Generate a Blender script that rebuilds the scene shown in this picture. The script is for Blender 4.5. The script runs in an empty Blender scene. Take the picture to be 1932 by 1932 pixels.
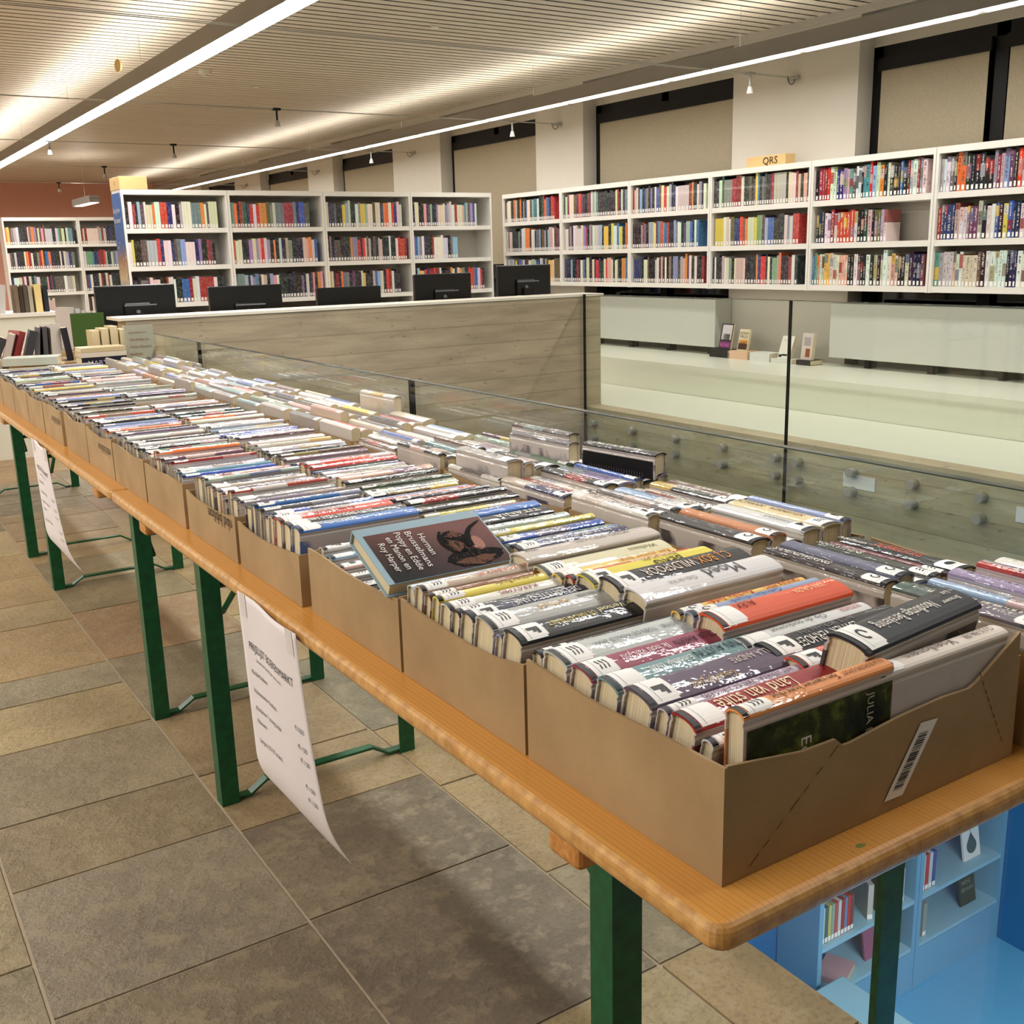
import bpy, bmesh, math, random
from mathutils import Vector, Matrix
R = math.radians
C = bpy.context.scene.collection
rnd = random.Random(7)

# ------------------------------------------------------------------ helpers
def s2l(c):
    return tuple(((v/255)/12.92 if v/255 <= .04045 else ((v/255+.055)/1.055)**2.4) for v in c)

class MB:
    """collects boxes, quads and tubes into one mesh"""
    def __init__(s): s.v=[]; s.f=[]; s.mi=[]; s.col=[]
    def quadf(s, pts, mi=0, col=None):
        n=len(s.v); s.v += [tuple(p) for p in pts]; s.f.append(tuple(range(n,n+len(pts)))); s.mi.append(mi); s.col.append(col)
    def hexa(s, p, mi=0, col=None):     # p: 8 corners, bottom 4 ccw then top 4
        n=len(s.v); s.v += [tuple(q) for q in p]
        for f in ((3,2,1,0),(4,5,6,7),(0,1,5,4),(1,2,6,5),(2,3,7,6),(3,0,4,7)):
            s.f.append(tuple(n+i for i in f)); s.mi.append(mi); s.col.append(col)
    def box(s, x0,x1,y0,y1,z0,z1, mi=0, col=None, M=None):
        p=[Vector(q) for q in ((x0,y0,z0),(x1,y0,z0),(x1,y1,z0),(x0,y1,z0),(x0,y0,z1),(x1,y0,z1),(x1,y1,z1),(x0,y1,z1))]
        if M is not None: p=[M@q for q in p]
        s.hexa(p,mi,col)
    def tube(s, a, b, r, n=10, mi=0, r2=None, cap=True):
        a=Vector(a); b=Vector(b); d=(b-a).normalized(); r2=r if r2 is None else r2
        u=d.orthogonal().normalized(); w=d.cross(u)
        k=len(s.v)
        for (c,rr) in ((a,r),(b,r2)):
            for i in range(n):
                t=2*math.pi*i/n; s.v.append(tuple(c+u*math.cos(t)*rr+w*math.sin(t)*rr))
        for i in range(n):
            j=(i+1)%n; s.f.append((k+i,k+j,k+n+j,k+n+i)); s.mi.append(mi); s.col.append(None)
        if cap:
            s.f.append(tuple(k+n-1-i for i in range(n))); s.mi.append(mi); s.col.append(None)
            s.f.append(tuple(k+n+i for i in range(n))); s.mi.append(mi); s.col.append(None)
    def mesh(s, name, mats):
        m=bpy.data.meshes.new(name); m.from_pydata(s.v,[],s.f)
        for mt in mats: m.materials.append(mt)
        m.polygons.foreach_set('material_index', s.mi)
        if any(c is not None for c in s.col):
            ca=m.color_attributes.new('tint','FLOAT_COLOR','CORNER')
            buf=[]
            for p,c in zip(m.polygons,s.col):
                c=c or (1,1,1); buf += [c[0],c[1],c[2],1.0]*p.loop_total
            ca.data.foreach_set('color',buf)
        m.update(); return m
    def build(s, name, mats, parent=None, loc=(0,0,0), bevel=0, smooth=False):
        if not isinstance(mats,(list,tuple)): mats=[mats]
        o=bpy.data.objects.new(name, s.mesh(name,mats)); C.objects.link(o); o.location=loc
        if parent is not None: o.parent=parent
        if bevel:
            b=o.modifiers.new('b','BEVEL'); b.width=bevel; b.segments=2; b.limit_method='ANGLE'
        if smooth:
            for p in o.data.polygons: p.use_smooth=True
        return o

def tag(o, label, cat, group=None, kind=None):
    o['label']=label; o['category']=cat
    if group: o['group']=group
    if kind: o['kind']=kind
    return o
def empty(name, loc=(0,0,0), rz=0):
    o=bpy.data.objects.new(name,None); C.objects.link(o); o.location=loc; o.rotation_euler=(0,0,rz); o.empty_display_size=.05
    return o
def struct(o, label, cat='structure'):
    o['kind']='structure'; o['label']=label; o['category']=cat; return o

ORD=['first','second','third','fourth','fifth','sixth','seventh','eighth','ninth','tenth','eleventh','twelfth','thirteenth','fourteenth','fifteenth','sixteenth','seventeenth','eighteenth','nineteenth','twentieth']
def ordn(i):
    if i<20: return ORD[i]
    tens=['twenty','thirty','forty','fifty'][(i+1)//10-2]; u=(i+1)%10
    return {'twenty':'twentieth','thirty':'thirtieth','forty':'fortieth','fifty':'fiftieth'}[tens] if u==0 else tens+'-'+ORD[u-1]

# ------------------------------------------------------------------ materials
def newmat(name):
    m=bpy.data.materials.new(name); m.use_nodes=True
    nt=m.node_tree; b=nt.nodes['Principled BSDF']; return m,nt,b
def N(nt,t,**k):
    n=nt.nodes.new(t)
    for a,v in k.items():
        if a=='op': n.operation=v
        elif a=='bt': n.blend_type=v
        else: setattr(n,a,v)
    return n
def setv(sock,v):
    if hasattr(v,'is_output') or hasattr(v,'links'): sock.id_data.links.new(v,sock)
    else: sock.default_value=v
def mathn(nt,op,a,b=None,c=None,clamp=False):
    n=N(nt,'ShaderNodeMath',op=op); n.use_clamp=clamp
    for i,v in enumerate((a,b,c)):
        if v is not None: setv(n.inputs[i],v)
    return n.outputs[0]
def mix(nt,f,a,b,bt='MIX'):
    n=nt.nodes.new('ShaderNodeMix'); n.data_type='RGBA'; n.blend_type=bt
    setv(n.inputs[0],f); setv(n.inputs[6],a if hasattr(a,'links') else (*a[:3],1)); setv(n.inputs[7],b if hasattr(b,'links') else (*b[:3],1))
    return n.outputs[2]
def noise(nt,scale,vec=None,detail=3,rough=.5,dim='3D'):
    n=N(nt,'ShaderNodeTexNoise'); n.inputs['Scale'].default_value=scale; n.inputs['Detail'].default_value=detail; n.inputs['Roughness'].default_value=rough
    if vec is not None: nt.links.new(vec,n.inputs['Vector'])
    return n.outputs['Fac']
def ramp(nt,fac,stops):
    n=N(nt,'ShaderNodeValToRGB'); e=n.color_ramp.elements
    while len(e)<len(stops): e.new(.5)
    for i,(p,c) in enumerate(stops): e[i].position=p; e[i].color=(*c[:3],1)
    nt.links.new(fac,n.inputs[0]); return n.outputs[0]
def coords(nt,which='Object',scale=(1,1,1),rot=(0,0,0)):
    t=N(nt,'ShaderNodeTexCoord'); m=N(nt,'ShaderNodeMapping'); m.inputs['Scale'].default_value=scale; m.inputs['Rotation'].default_value=rot
    nt.links.new(t.outputs[which],m.inputs['Vector']); return m.outputs[0]
def geo_pos(nt,scale=(1,1,1)):
    g=N(nt,'ShaderNodeNewGeometry'); m=N(nt,'ShaderNodeMapping'); m.inputs['Scale'].default_value=scale
    nt.links.new(g.outputs['Position'],m.inputs['Vector']); return m.outputs[0]
def bump(nt,b,h,strength=.3,dist=.01,which='Normal'):
    n=N(nt,'ShaderNodeBump'); n.inputs['Strength'].default_value=strength; n.inputs['Distance'].default_value=dist
    nt.links.new(h,n.inputs['Height']); nt.links.new(n.outputs[0],b.inputs[which])
def plain(name,rgb,rough=.6,metal=0,nscale=None,namt=.08,spec=.5,coat=0):
    m,nt,b=newmat(name); col=s2l(rgb)
    if nscale:
        f=noise(nt,nscale,geo_pos(nt))
        c=mix(nt,f,[max(0,v*(1-namt)) for v in col],[min(1,v*(1+namt)) for v in col]); nt.links.new(c,b.inputs['Base Color'])
    else: b.inputs['Base Color'].default_value=(*col,1)
    b.inputs['Roughness'].default_value=rough; b.inputs['Metallic'].default_value=metal; b.inputs['Specular IOR Level'].default_value=spec
    b.inputs['Coat Weight'].default_value=coat
    return m
def emis(name,rgb,st):
    m,nt,b=newmat(name); b.inputs['Base Color'].default_value=(.8,.8,.8,1); b.inputs['Emission Color'].default_value=(*rgb,1); b.inputs['Emission Strength'].default_value=st
    return m

MAT={}
MAT['white_lac']=plain('white_lacquer',(238,234,226),.4,nscale=3,namt=.03)
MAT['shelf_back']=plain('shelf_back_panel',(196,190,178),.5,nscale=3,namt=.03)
MAT['wall']=plain('painted_plaster',(208,201,188),.8,nscale=6,namt=.03)
MAT['cream']=plain('cream_laminate',(232,230,214),.28,nscale=2,namt=.02)
MAT['cream_top']=plain('cream_desk_edge',(236,228,208),.4)
MAT['red_wall']=plain('terracotta_plaster',(232,170,152),.85,nscale=2,namt=.06)
MAT['black']=plain('black_frame',(10,9,10),.45,spec=.25)
MAT['black_plastic']=plain('black_plastic',(9,9,10),.32)
MAT['grey_plastic']=plain('grey_plastic',(120,122,126),.3)
MAT['alu']=plain('lamp_aluminium',(148,142,134),.5,metal=.1)
MAT['steel']=plain('brushed_steel',(170,168,158),.4,metal=.45)
MAT['darkgap']=plain('dark_ceiling_void',(14,12,11),.9)
MAT['paper']=plain('white_paper',(232,224,226),.7)
MAT['ink']=plain('black_ink',(18,18,20),.6)
MAT['tape']=plain('translucent_tape',(222,214,212),.4)
MAT['pages']=None
MAT['blue']=plain('blue_lacquer',(112,166,198),.4,nscale=2,namt=.03)
MAT['blue_light']=plain('light_blue_laminate',(146,192,214),.4,nscale=2,namt=.03)
MAT['blue_wall']=plain('deep_blue_paint',(40,106,162),.6,nscale=2,namt=.04)
MAT['blue_floor']=plain('blue_linoleum',(98,168,212),.35,nscale=2,namt=.02)
MAT['navy']=plain('navy_padding',(14,44,128),.6)
MAT['blocky']=plain('pale_wood_block',(222,188,128),.55,nscale=20,namt=.06)
MAT['white_label']=plain('label_white',(246,244,240),.5,spec=.2)
MAT['box_ink']=plain('box_print',(60,44,34),.7)
MAT['rad']=plain('perforated_cover',(205,204,196),.45,nscale=220,namt=.07)
MAT['green_book']=plain('green_cover',(70,104,44),.4)
MAT['yellow']=plain('yellow_paint',(226,206,60),.4)
MAT['lamp_white']=plain('lamp_opal',(236,232,222),.35)
MAT['diff']=emis('lamp_diffuser',(1.0,.975,.94),27.0)
MAT['upl']=emis('lamp_uplight',(1.0,.945,.87),6.5)
MAT['diff2']=emis('lamp_diffuser_window',(1.0,.975,.94),15.0)
MAT['upl2']=emis('lamp_uplight_window',(1.0,.945,.87),5.5)
MAT['low_l']=emis('lower_fill_glow',(1.0,.98,.95),9.0)  # glow of the added, unseen lamp over the lower room

def mk_cardboard():
    m,nt,b=newmat('kraft_cardboard')
    f=noise(nt,9,geo_pos(nt),4); g=noise(nt,420,geo_pos(nt),2)
    c=ramp(nt,f,[(.25,s2l((158,130,92))),(.75,s2l((186,156,114)))])
    c=mix(nt,mathn(nt,'MULTIPLY',g,.35),c,s2l((148,120,82)))
    nt.links.new(c,b.inputs['Base Color']); b.inputs['Roughness'].default_value=.7
    bump(nt,b,f,.15,.004); return m
MAT['card']=mk_cardboard()
def mk_wood():
    m,nt,b=newmat('varnished_pine')
    v=coords(nt,'Object',(9,.55,9))
    n1=noise(nt,2.2,v,5,.6)
    n2=N(nt,'ShaderNodeTexWave'); n2.wave_type='BANDS'; n2.bands_direction='X'; n2.inputs['Scale'].default_value=4.2; n2.inputs['Distortion'].default_value=9; n2.inputs['Detail'].default_value=3; n2.inputs['Detail Scale'].default_value=.6
    nt.links.new(coords(nt,'Object',(11,.5,11)),n2.inputs['Vector'])
    c=ramp(nt,n2.outputs['Fac'],[(0,s2l((214,148,66))),(.6,s2l((220,156,74))),(1,s2l((200,130,52)))])
    c=mix(nt,mathn(nt,'MULTIPLY',n1,.5),c,s2l((230,174,94)))
    # worn pale rim on the rounded edge, flecks of green paint
    g=N(nt,'ShaderNodeNewGeometry'); sx=N(nt,'ShaderNodeSeparateXYZ'); nt.links.new(g.outputs['Normal'],sx.inputs[0])
    side=mathn(nt,'LESS_THAN',mathn(nt,'ABSOLUTE',sx.outputs[2]),.93)
    w=noise(nt,26,geo_pos(nt),5,.7)
    worn=mathn(nt,'MULTIPLY',side,mathn(nt,'MULTIPLY',w,1.15,clamp=True))
    c=mix(nt,worn,c,ramp(nt,noise(nt,60,geo_pos(nt),5),[(.3,s2l((150,104,54))),(.7,s2l((222,180,116)))]))
    fl=mathn(nt,'GREATER_THAN',noise(nt,16,geo_pos(nt,(1,1,1)),3),.735)
    c=mix(nt,mathn(nt,'MULTIPLY',fl,.75),c,s2l((58,124,66)))
    nt.links.new(c,b.inputs['Base Color']); b.inputs['Roughness'].default_value=.36; b.inputs['Coat Weight'].default_value=.25
    bump(nt,b,n1,.10,.002); return m
MAT['wood']=mk_wood()
def mk_endwood():
    m,nt,b=newmat('pine_batten'); f=noise(nt,14,coords(nt,'Object',(1,8,8)),4)
    c=ramp(nt,f,[(.3,s2l((176,110,48))),(.7,s2l((214,156,86)))]); nt.links.new(c,b.inputs['Base Color']); b.inputs['Roughness'].default_value=.55; return m
MAT['batten']=mk_endwood()
def mk_green():
    m,nt,b=newmat('green_enamel'); f=noise(nt,40,geo_pos(nt),4)
    c=ramp(nt,f,[(.3,s2l((6,72,40))),(.7,s2l((10,94,54)))]); nt.links.new(c,b.inputs['Base Color']); b.inputs['Roughness'].default_value=.38; bump(nt,b,f,.1,.002); return m
MAT['green']=mk_green()
def mk_stone():
    m,nt,b=newmat('quartzite_slabs')
    a=N(nt,'ShaderNodeAttribute'); a.attribute_name='tint'
    p=geo_pos(nt)
    off=mathn(nt,'MULTIPLY',a.outputs['Fac'],40)
    cmb=N(nt,'ShaderNodeCombineXYZ'); setv(cmb.inputs[2],off)
    va=N(nt,'ShaderNodeVectorMath',operation='ADD'); nt.links.new(p,va.inputs[0]); nt.links.new(cmb.outputs[0],va.inputs[1]); q=va.outputs[0]
    f1=noise(nt,2.3,q,6,.62); f2=noise(nt,17,q,6,.7); f3=noise(nt,95,q,3,.6)
    c=mix(nt,ramp(nt,f1,[(.35,(0,0,0)),(.65,(1,1,1))]),mix(nt,.42,a.outputs['Color'],s2l((100,88,70))),mix(nt,.25,a.outputs['Color'],s2l((190,172,136))))
    c=mix(nt,mathn(nt,'MULTIPLY',ramp(nt,f2,[(.5,(0,0,0)),(.62,(1,1,1))]),.35),c,s2l((176,158,128)))
    c=mix(nt,mathn(nt,'MULTIPLY',ramp(nt,f3,[(.35,(1,1,1)),(.5,(0,0,0))]),.3),c,s2l((70,60,48)))
    nt.links.new(c,b.inputs['Base Color']); b.inputs['Roughness'].default_value=.5
    h=mathn(nt,'ADD',mathn(nt,'MULTIPLY',ramp(nt,f2,[(.44,(0,0,0)),(.56,(1,1,1))]),.6),mathn(nt,'MULTIPLY',f3,.35))
    bump(nt,b,h,.45,.006); return m
MAT['stone']=mk_stone()
MAT['grout']=plain('grout',(176,160,136),.9,nscale=60,namt=.12)
def mk_concrete():
    m,nt,b=newmat('board_marked_concrete')
    f=noise(nt,2.2,geo_pos(nt,(1,1,7)),5,.6); f2=noise(nt,26,geo_pos(nt,(.6,.6,2.2)),4,.6)
    g=N(nt,'ShaderNodeNewGeometry'); sx=N(nt,'ShaderNodeSeparateXYZ'); nt.links.new(g.outputs['Position'],sx.inputs[0])
    zb=mathn(nt,'MULTIPLY',mathn(nt,'ADD',sx.outputs[2],.52),1/.117)
    fr=mathn(nt,'FRACT',zb); fl=mathn(nt,'FLOOR',zb)
    seam=mathn(nt,'LESS_THAN',fr,.05)
    wn=N(nt,'ShaderNodeTexWhiteNoise'); wn.noise_dimensions='1D'; nt.links.new(fl,wn.inputs['W'])
    c=ramp(nt,f,[(.3,s2l((160,143,116))),(.7,s2l((202,184,152)))])
    c=mix(nt,.3,c,ramp(nt,wn.outputs['Value'],[(0,s2l((140,126,106))),(1,s2l((200,184,158)))]))
    c=mix(nt,mathn(nt,'MULTIPLY',seam,.32),c,s2l((92,80,64)))
    pit=mathn(nt,'LESS_THAN',f2,.33); c=mix(nt,mathn(nt,'MULTIPLY',pit,.5),c,s2l((100,86,66)))
    nt.links.new(c,b.inputs['Base Color']); b.inputs['Roughness'].default_value=.75
    bump(nt,b,mathn(nt,'SUBTRACT',mathn(nt,'MULTIPLY',f2,.5),seam),.4,.006); return m
MAT['concrete']=mk_concrete()
def mk_slats():
    m,nt,b=newmat('whitewashed_slats'); f=noise(nt,2.5,geo_pos(nt,(.35,9,1)),5,.6); k=noise(nt,9,geo_pos(nt,(.5,2.2,1)),2)
    c=ramp(nt,f,[(.25,s2l((210,198,178))),(.75,s2l((236,226,208)))])
    c=mix(nt,mathn(nt,'MULTIPLY',mathn(nt,'GREATER_THAN',k,.72),.3),c,s2l((170,146,116)))
    nt.links.new(c,b.inputs['Base Color']); b.inputs['Roughness'].default_value=.5; return m
MAT['slats']=mk_slats()
def mk_blind():
    m,nt,b=newmat('roller_blind_fabric'); f=noise(nt,180,geo_pos(nt),2)
    c=ramp(nt,f,[(.3,s2l((160,148,124))),(.7,s2l((178,166,142)))]); nt.links.new(c,b.inputs['Base Color']); b.inputs['Roughness'].default_value=.85; return m
MAT['blind']=mk_blind()
def mk_glass(name,tint,edge=False):
    m=bpy.data.materials.new(name); m.use_nodes=True; nt=m.node_tree; nt.nodes.clear()
    o=N(nt,'ShaderNodeOutputMaterial'); t=N(nt,'ShaderNodeBsdfTransparent'); t.inputs[0].default_value=(*tint,1)
    g=N(nt,'ShaderNodeBsdfGlossy'); g.inputs['Roughness'].default_value=.0; g.inputs[0].default_value=(1,1,1,1)
    lw=N(nt,'ShaderNodeLayerWeight'); lw.inputs[0].default_value=.5
    fr=N(nt,'ShaderNodeMath',op='MULTIPLY_ADD'); nt.links.new(mathn(nt,'POWER',lw.outputs['Facing'],4.0),fr.inputs[0]); fr.inputs[1].default_value=.6; fr.inputs[2].default_value=.035
    mx=N(nt,'ShaderNodeMixShader'); nt.links.new(fr.outputs[0],mx.inputs[0]); nt.links.new(t.outputs[0],mx.inputs[1]); nt.links.new(g.outputs[0],mx.inputs[2]); nt.links.new(mx.outputs[0],o.inputs[0])
    return m
MAT['glass']=mk_glass('balustrade_glass',(.955,.985,.968))
MAT['glass_edge']=plain('glass_edge_green',(52,66,60),.15)
MAT['acryl']=mk_glass('clear_acrylic',(.93,.95,.95))
def mk_pages():
    m,nt,b=newmat('page_edges'); f=noise(nt,6,coords(nt,'Object',(1,260,1)),3)
    c=ramp(nt,f,[(.3,s2l((196,176,136))),(.7,s2l((234,220,186)))]); nt.links.new(c,b.inputs['Base Color']); b.inputs['Roughness'].default_value=.8; return m
MAT['pages']=mk_pages()

def mk_cover(name,wrap=True,hero=False,attr=False):
    m,nt,b=newmat(name)
    if attr:
        a=N(nt,'ShaderNodeAttribute'); a.attribute_name='tint'; base=a.outputs['Color']; rv=a.outputs['Fac']
        p=geo_pos(nt)
        ns=noise(nt,55,p,3,.7)
        c=mix(nt,mathn(nt,'MULTIPLY',ramp(nt,ns,[(.5,(0,0,0)),(.56,(1,1,1))]),.12),base,(.6,.58,.54))
        nt.links.new(c,b.inputs['Base Color']); b.inputs['Roughness'].default_value=.3; b.inputs['Coat Weight'].default_value=.4
        return m
    oi=N(nt,'ShaderNodeObjectInfo'); base=oi.outputs['Color']; rv=oi.outputs['Random']
    tc=N(nt,'ShaderNodeTexCoord'); sx=N(nt,'ShaderNodeSeparateXYZ'); nt.links.new(tc.outputs['Object'],sx.inputs[0])
    off=N(nt,'ShaderNodeCombineXYZ'); setv(off.inputs[0],mathn(nt,'MULTIPLY',rv,37.0)); setv(off.inputs[1],mathn(nt,'MULTIPLY',rv,91.0))
    va=N(nt,'ShaderNodeVectorMath',operation='ADD'); nt.links.new(tc.outputs['Object'],va.inputs[0]); nt.links.new(off.outputs[0],va.inputs[1]); q=va.outputs[0]
    c=base
    if not hero:
        wn=N(nt,'ShaderNodeTexWhiteNoise'); wn.noise_dimensions='1D'; nt.links.new(mathn(nt,'MULTIPLY',rv,977.0),wn.inputs['W'])
        sc=N(nt,'ShaderNodeSeparateColor'); nt.links.new(wn.outputs['Color'],sc.inputs[0]); r1,r2,r3=sc.outputs
        alt=ramp(nt,r1,[(0,s2l((20,18,22))),(.2,s2l((178,44,38))),(.36,s2l((232,226,214))),(.5,s2l((40,62,120))),(.62,s2l((226,186,60))),(.75,s2l((96,128,120))),(.88,s2l((120,70,110))),(1,s2l((214,200,180)))])
        L = sx.outputs[0] if wrap else sx.outputs[2]
        T = sx.outputs[1] if wrap else sx.outputs[0]
        st=mathn(nt,'MULTIPLY_ADD',r2,.14,.03); en=mathn(nt,'ADD',st,mathn(nt,'MULTIPLY_ADD',r3,.07,.02))
        blk=mathn(nt,'MULTIPLY',mathn(nt,'GREATER_THAN',L,st),mathn(nt,'LESS_THAN',L,en))
        blk=mathn(nt,'MULTIPLY',blk,mathn(nt,'GREATER_THAN',r3,.45))
        c=mix(nt,mathn(nt,'MULTIPLY',blk,.85),c,alt)
        # lettering-like flecks along the middle of the spine
        mp=N(nt,'ShaderNodeMapping'); mp.inputs['Scale'].default_value=(330,70,70) if wrap else (70,70,330); nt.links.new(q,mp.inputs['Vector'])
        tx=mathn(nt,'GREATER_THAN',noise(nt,1.0,mp.outputs[0],0),.52)
        inx=mathn(nt,'LESS_THAN',mathn(nt,'ABSOLUTE',T),mathn(nt,'MULTIPLY_ADD',r2,.004,.003))
        gap=mathn(nt,'GREATER_THAN',noise(nt,22,q,0),.42)
        rng=mathn(nt,'MULTIPLY',mathn(nt,'GREATER_THAN',L,.05),mathn(nt,'LESS_THAN',L,.19))
        tm=mathn(nt,'MULTIPLY',mathn(nt,'MULTIPLY',tx,inx),mathn(nt,'MULTIPLY',gap,rng))
        bw=N(nt,'ShaderNodeRGBToBW'); nt.links.new(base,bw.inputs[0])
        inkc=mix(nt,mathn(nt,'GREATER_THAN',bw.outputs[0],.25),s2l((235,228,214)),s2l((38,34,38)))
        c=mix(nt,mathn(nt,'MULTIPLY',tm,.85),c,inkc)
        pic=noise(nt,20,q,3,.6); c=mix(nt,mathn(nt,'MULTIPLY',mathn(nt,'GREATER_THAN',pic,.6),mathn(nt,'MULTIPLY',r1,.4)),c,alt)
    if wrap:   # the boards show pale plastic-covered sides, only the spine carries the full colour
        side=mathn(nt,'LESS_THAN',sx.outputs[2],.1332)
        pic2=noise(nt,9,q,3,.6)
        sidec=mix(nt,ramp(nt,pic2,[(.48,(0,0,0)),(.55,(1,1,1))]),s2l((206,196,190)),mix(nt,.35,base,s2l((120,108,108))))
        hinge=mathn(nt,'GREATER_THAN',sx.outputs[2],.118)
        sidec=mix(nt,hinge,sidec,s2l((204,196,188)))
        c=mix(nt,mathn(nt,'MULTIPLY',side,.88),c,sidec)
    nt.links.new(c,b.inputs['Base Color'])
    b.inputs['Roughness'].default_value=.5; b.inputs['Specular IOR Level'].default_value=.25
    if wrap:
        b.inputs['Coat Weight'].default_value=.85 if not hero else .42; b.inputs['Coat Roughness'].default_value=.035
        mp=N(nt,'ShaderNodeMapping'); mp.inputs['Scale'].default_value=(26,85,85); nt.links.new(q,mp.inputs['Vector'])
        n1=noise(nt,1.0,mp.outputs[0],3,.55)
        bump(nt,b,n1,.45 if not hero else .3,.004,'Coat Normal')
    return m
MAT['cover']=mk_cover('wrapped_cover'); MAT['hero']=mk_cover('wrapped_plain_cover',hero=True)
MAT['matte_hero']=mk_cover('plain_cover',wrap=False,hero=True)
MAT['shelfbook']=mk_cover('shelf_cover',wrap=False); MAT['attrbook']=mk_cover('many_covers',attr=True)

# ------------------------------------------------------------------ camera (origin of the measured frame)
H=1.33
cam=bpy.data.cameras.new('camera'); co=bpy.data.objects.new('camera',cam); C.objects.link(co)
vy=Vector((-366-966,512-966,1996)).normalized(); vx=Vector((4150-966,396-966,1996)).normalized()
vx=(vx-vy*vx.dot(vy)).normalized(); vz=vx.cross(vy)
if vz.y>0: vz=-vz
# rows of the world-from-image matrix; image x right, y down, z forward -> blender camera x, -y, -z
M=Matrix(((vx.x,-vx.y,-vx.z),(vy.x,-vy.y,-vy.z),(vz.x,-vz.y,-vz.z)))
co.matrix_world=Matrix.Translation((0,0,H))@M.to_4x4()
cam.sensor_width=36; cam.lens=36*1996/1932; cam.clip_end=80; cam.clip_start=.02
bpy.context.scene.camera=co

# ------------------------------------------------------------------ text
_fontcache={}
def text_mesh(txt,size):
    cu=bpy.data.curves.new('t','FONT'); cu.body=txt; cu.size=size; cu.resolution_u=2; cu.align_x='LEFT'
    o=bpy.data.objects.new('t',cu); C.objects.link(o)
    dg=bpy.context.evaluated_depsgraph_get(); me=bpy.data.meshes.new_from_object(o.evaluated_get(dg))
    bpy.data.objects.remove(o); bpy.data.curves.remove(cu); return me
def text_obj(name,txt,size,fn,mat,parent=None,squash=1.0,width=None):
    """letters laid on a surface: fn(u,v)->point in the parent's frame; u runs along the line, v up the letters"""
    me=text_mesh(txt,size)
    w=max((v.co.x for v in me.vertices),default=1)
    k=squash if width is None else width/w
    for v in me.vertices: v.co=fn(v.co.x*k,v.co.y)
    me.materials.clear(); me.materials.append(mat)
    for p in me.polygons: p.material_index=0
    me.name=name; o=bpy.data.objects.new(name,me); C.objects.link(o)
    if parent is not None: o.parent=parent
    return o

# ------------------------------------------------------------------ books
L0,T0,D0=.21,.03,.14
def spine_arc(T,D,b,n=8,off=0.):
    return [((T/2+off)*(-math.cos(math.pi*i/n)) , D-b+(b+off)*math.sin(math.pi*i/n)) for i in range(n+1)]
def cover_mesh(name,mat):
    b=.0055; t=.0021; mb=MB()
    out=[(-T0/2,0),(-T0/2,D0-.015),(-T0/2+.0016,D0-.0115),(-T0/2,D0-.008)]+spine_arc(T0,D0,b)[0:]+[(T0/2,D0-.008),(T0/2-.0016,D0-.0115),(T0/2,D0-.015),(T0/2,0)]
    inn=[(-T0/2+t,0),(-T0/2+t,D0-.015),(-T0/2+t+.001,D0-.0115),(-T0/2+t,D0-.008)]+spine_arc(T0-2*t,D0-t,b)+[(T0/2-t,D0-.008),(T0/2-t-.001,D0-.0115),(T0/2-t,D0-.015),(T0/2-t,0)]
    n=len(out)
    for x in (0,L0):
        for (y,z) in out: mb.v.append((x,y,z))
        for (y,z) in inn: mb.v.append((x,y,z))
    def f(*i): mb.f.append(i); mb.mi.append(0); mb.col.append(None)
    A,Bi,Cc,Dd=0,n,2*n,3*n
    for i in range(n-1):
        f(A+i,A+i+1,Cc+i+1,Cc+i)            # outer
        f(Bi+i+1,Bi+i,Dd+i,Dd+i+1)          # inner
        f(A+i+1,A+i,Bi+i,Bi+i+1)            # tail rim
        f(Cc+i,Cc+i+1,Dd+i+1,Dd+i)          # head rim
    f(A,Cc,Dd,Bi); f(A+n-1,Bi+n-1,Dd+n-1,Cc+n-1)
    return mb.mesh(name,[mat])
def pages_mesh():
    mb=MB(); y=T0/2-.0023; top=spine_arc(2*y,D0-.003,.004,6); x0,x1=.0035,L0-.0035
    prof=[(-y,.003)]+top+[(y,.003)]
    n=len(prof)
    for x in (x0,x1):
        for p in prof: mb.v.append((x,p[0],p[1]))
    def f(*i): mb.f.append(i); mb.mi.append(0); mb.col.append(None)
    for i in range(n): j=(i+1)%n; f(i,j,n+j,n+i)
    f(*[n-1-i for i in range(n)]); f(*[n+i for i in range(n)])
    return mb.mesh('page_block',[MAT['pages']])
def on_spine(u,v,off=.0005,T=T0,D=D0,b=.0055):
    """u along the spine from the tail, v across (-T/2..T/2)"""
    v=max(-T/2*.999,min(T/2*.999,v)); a=math.acos(-v/(T/2)); return Vector((u,v,D-b+b*math.sin(a)+off))
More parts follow.
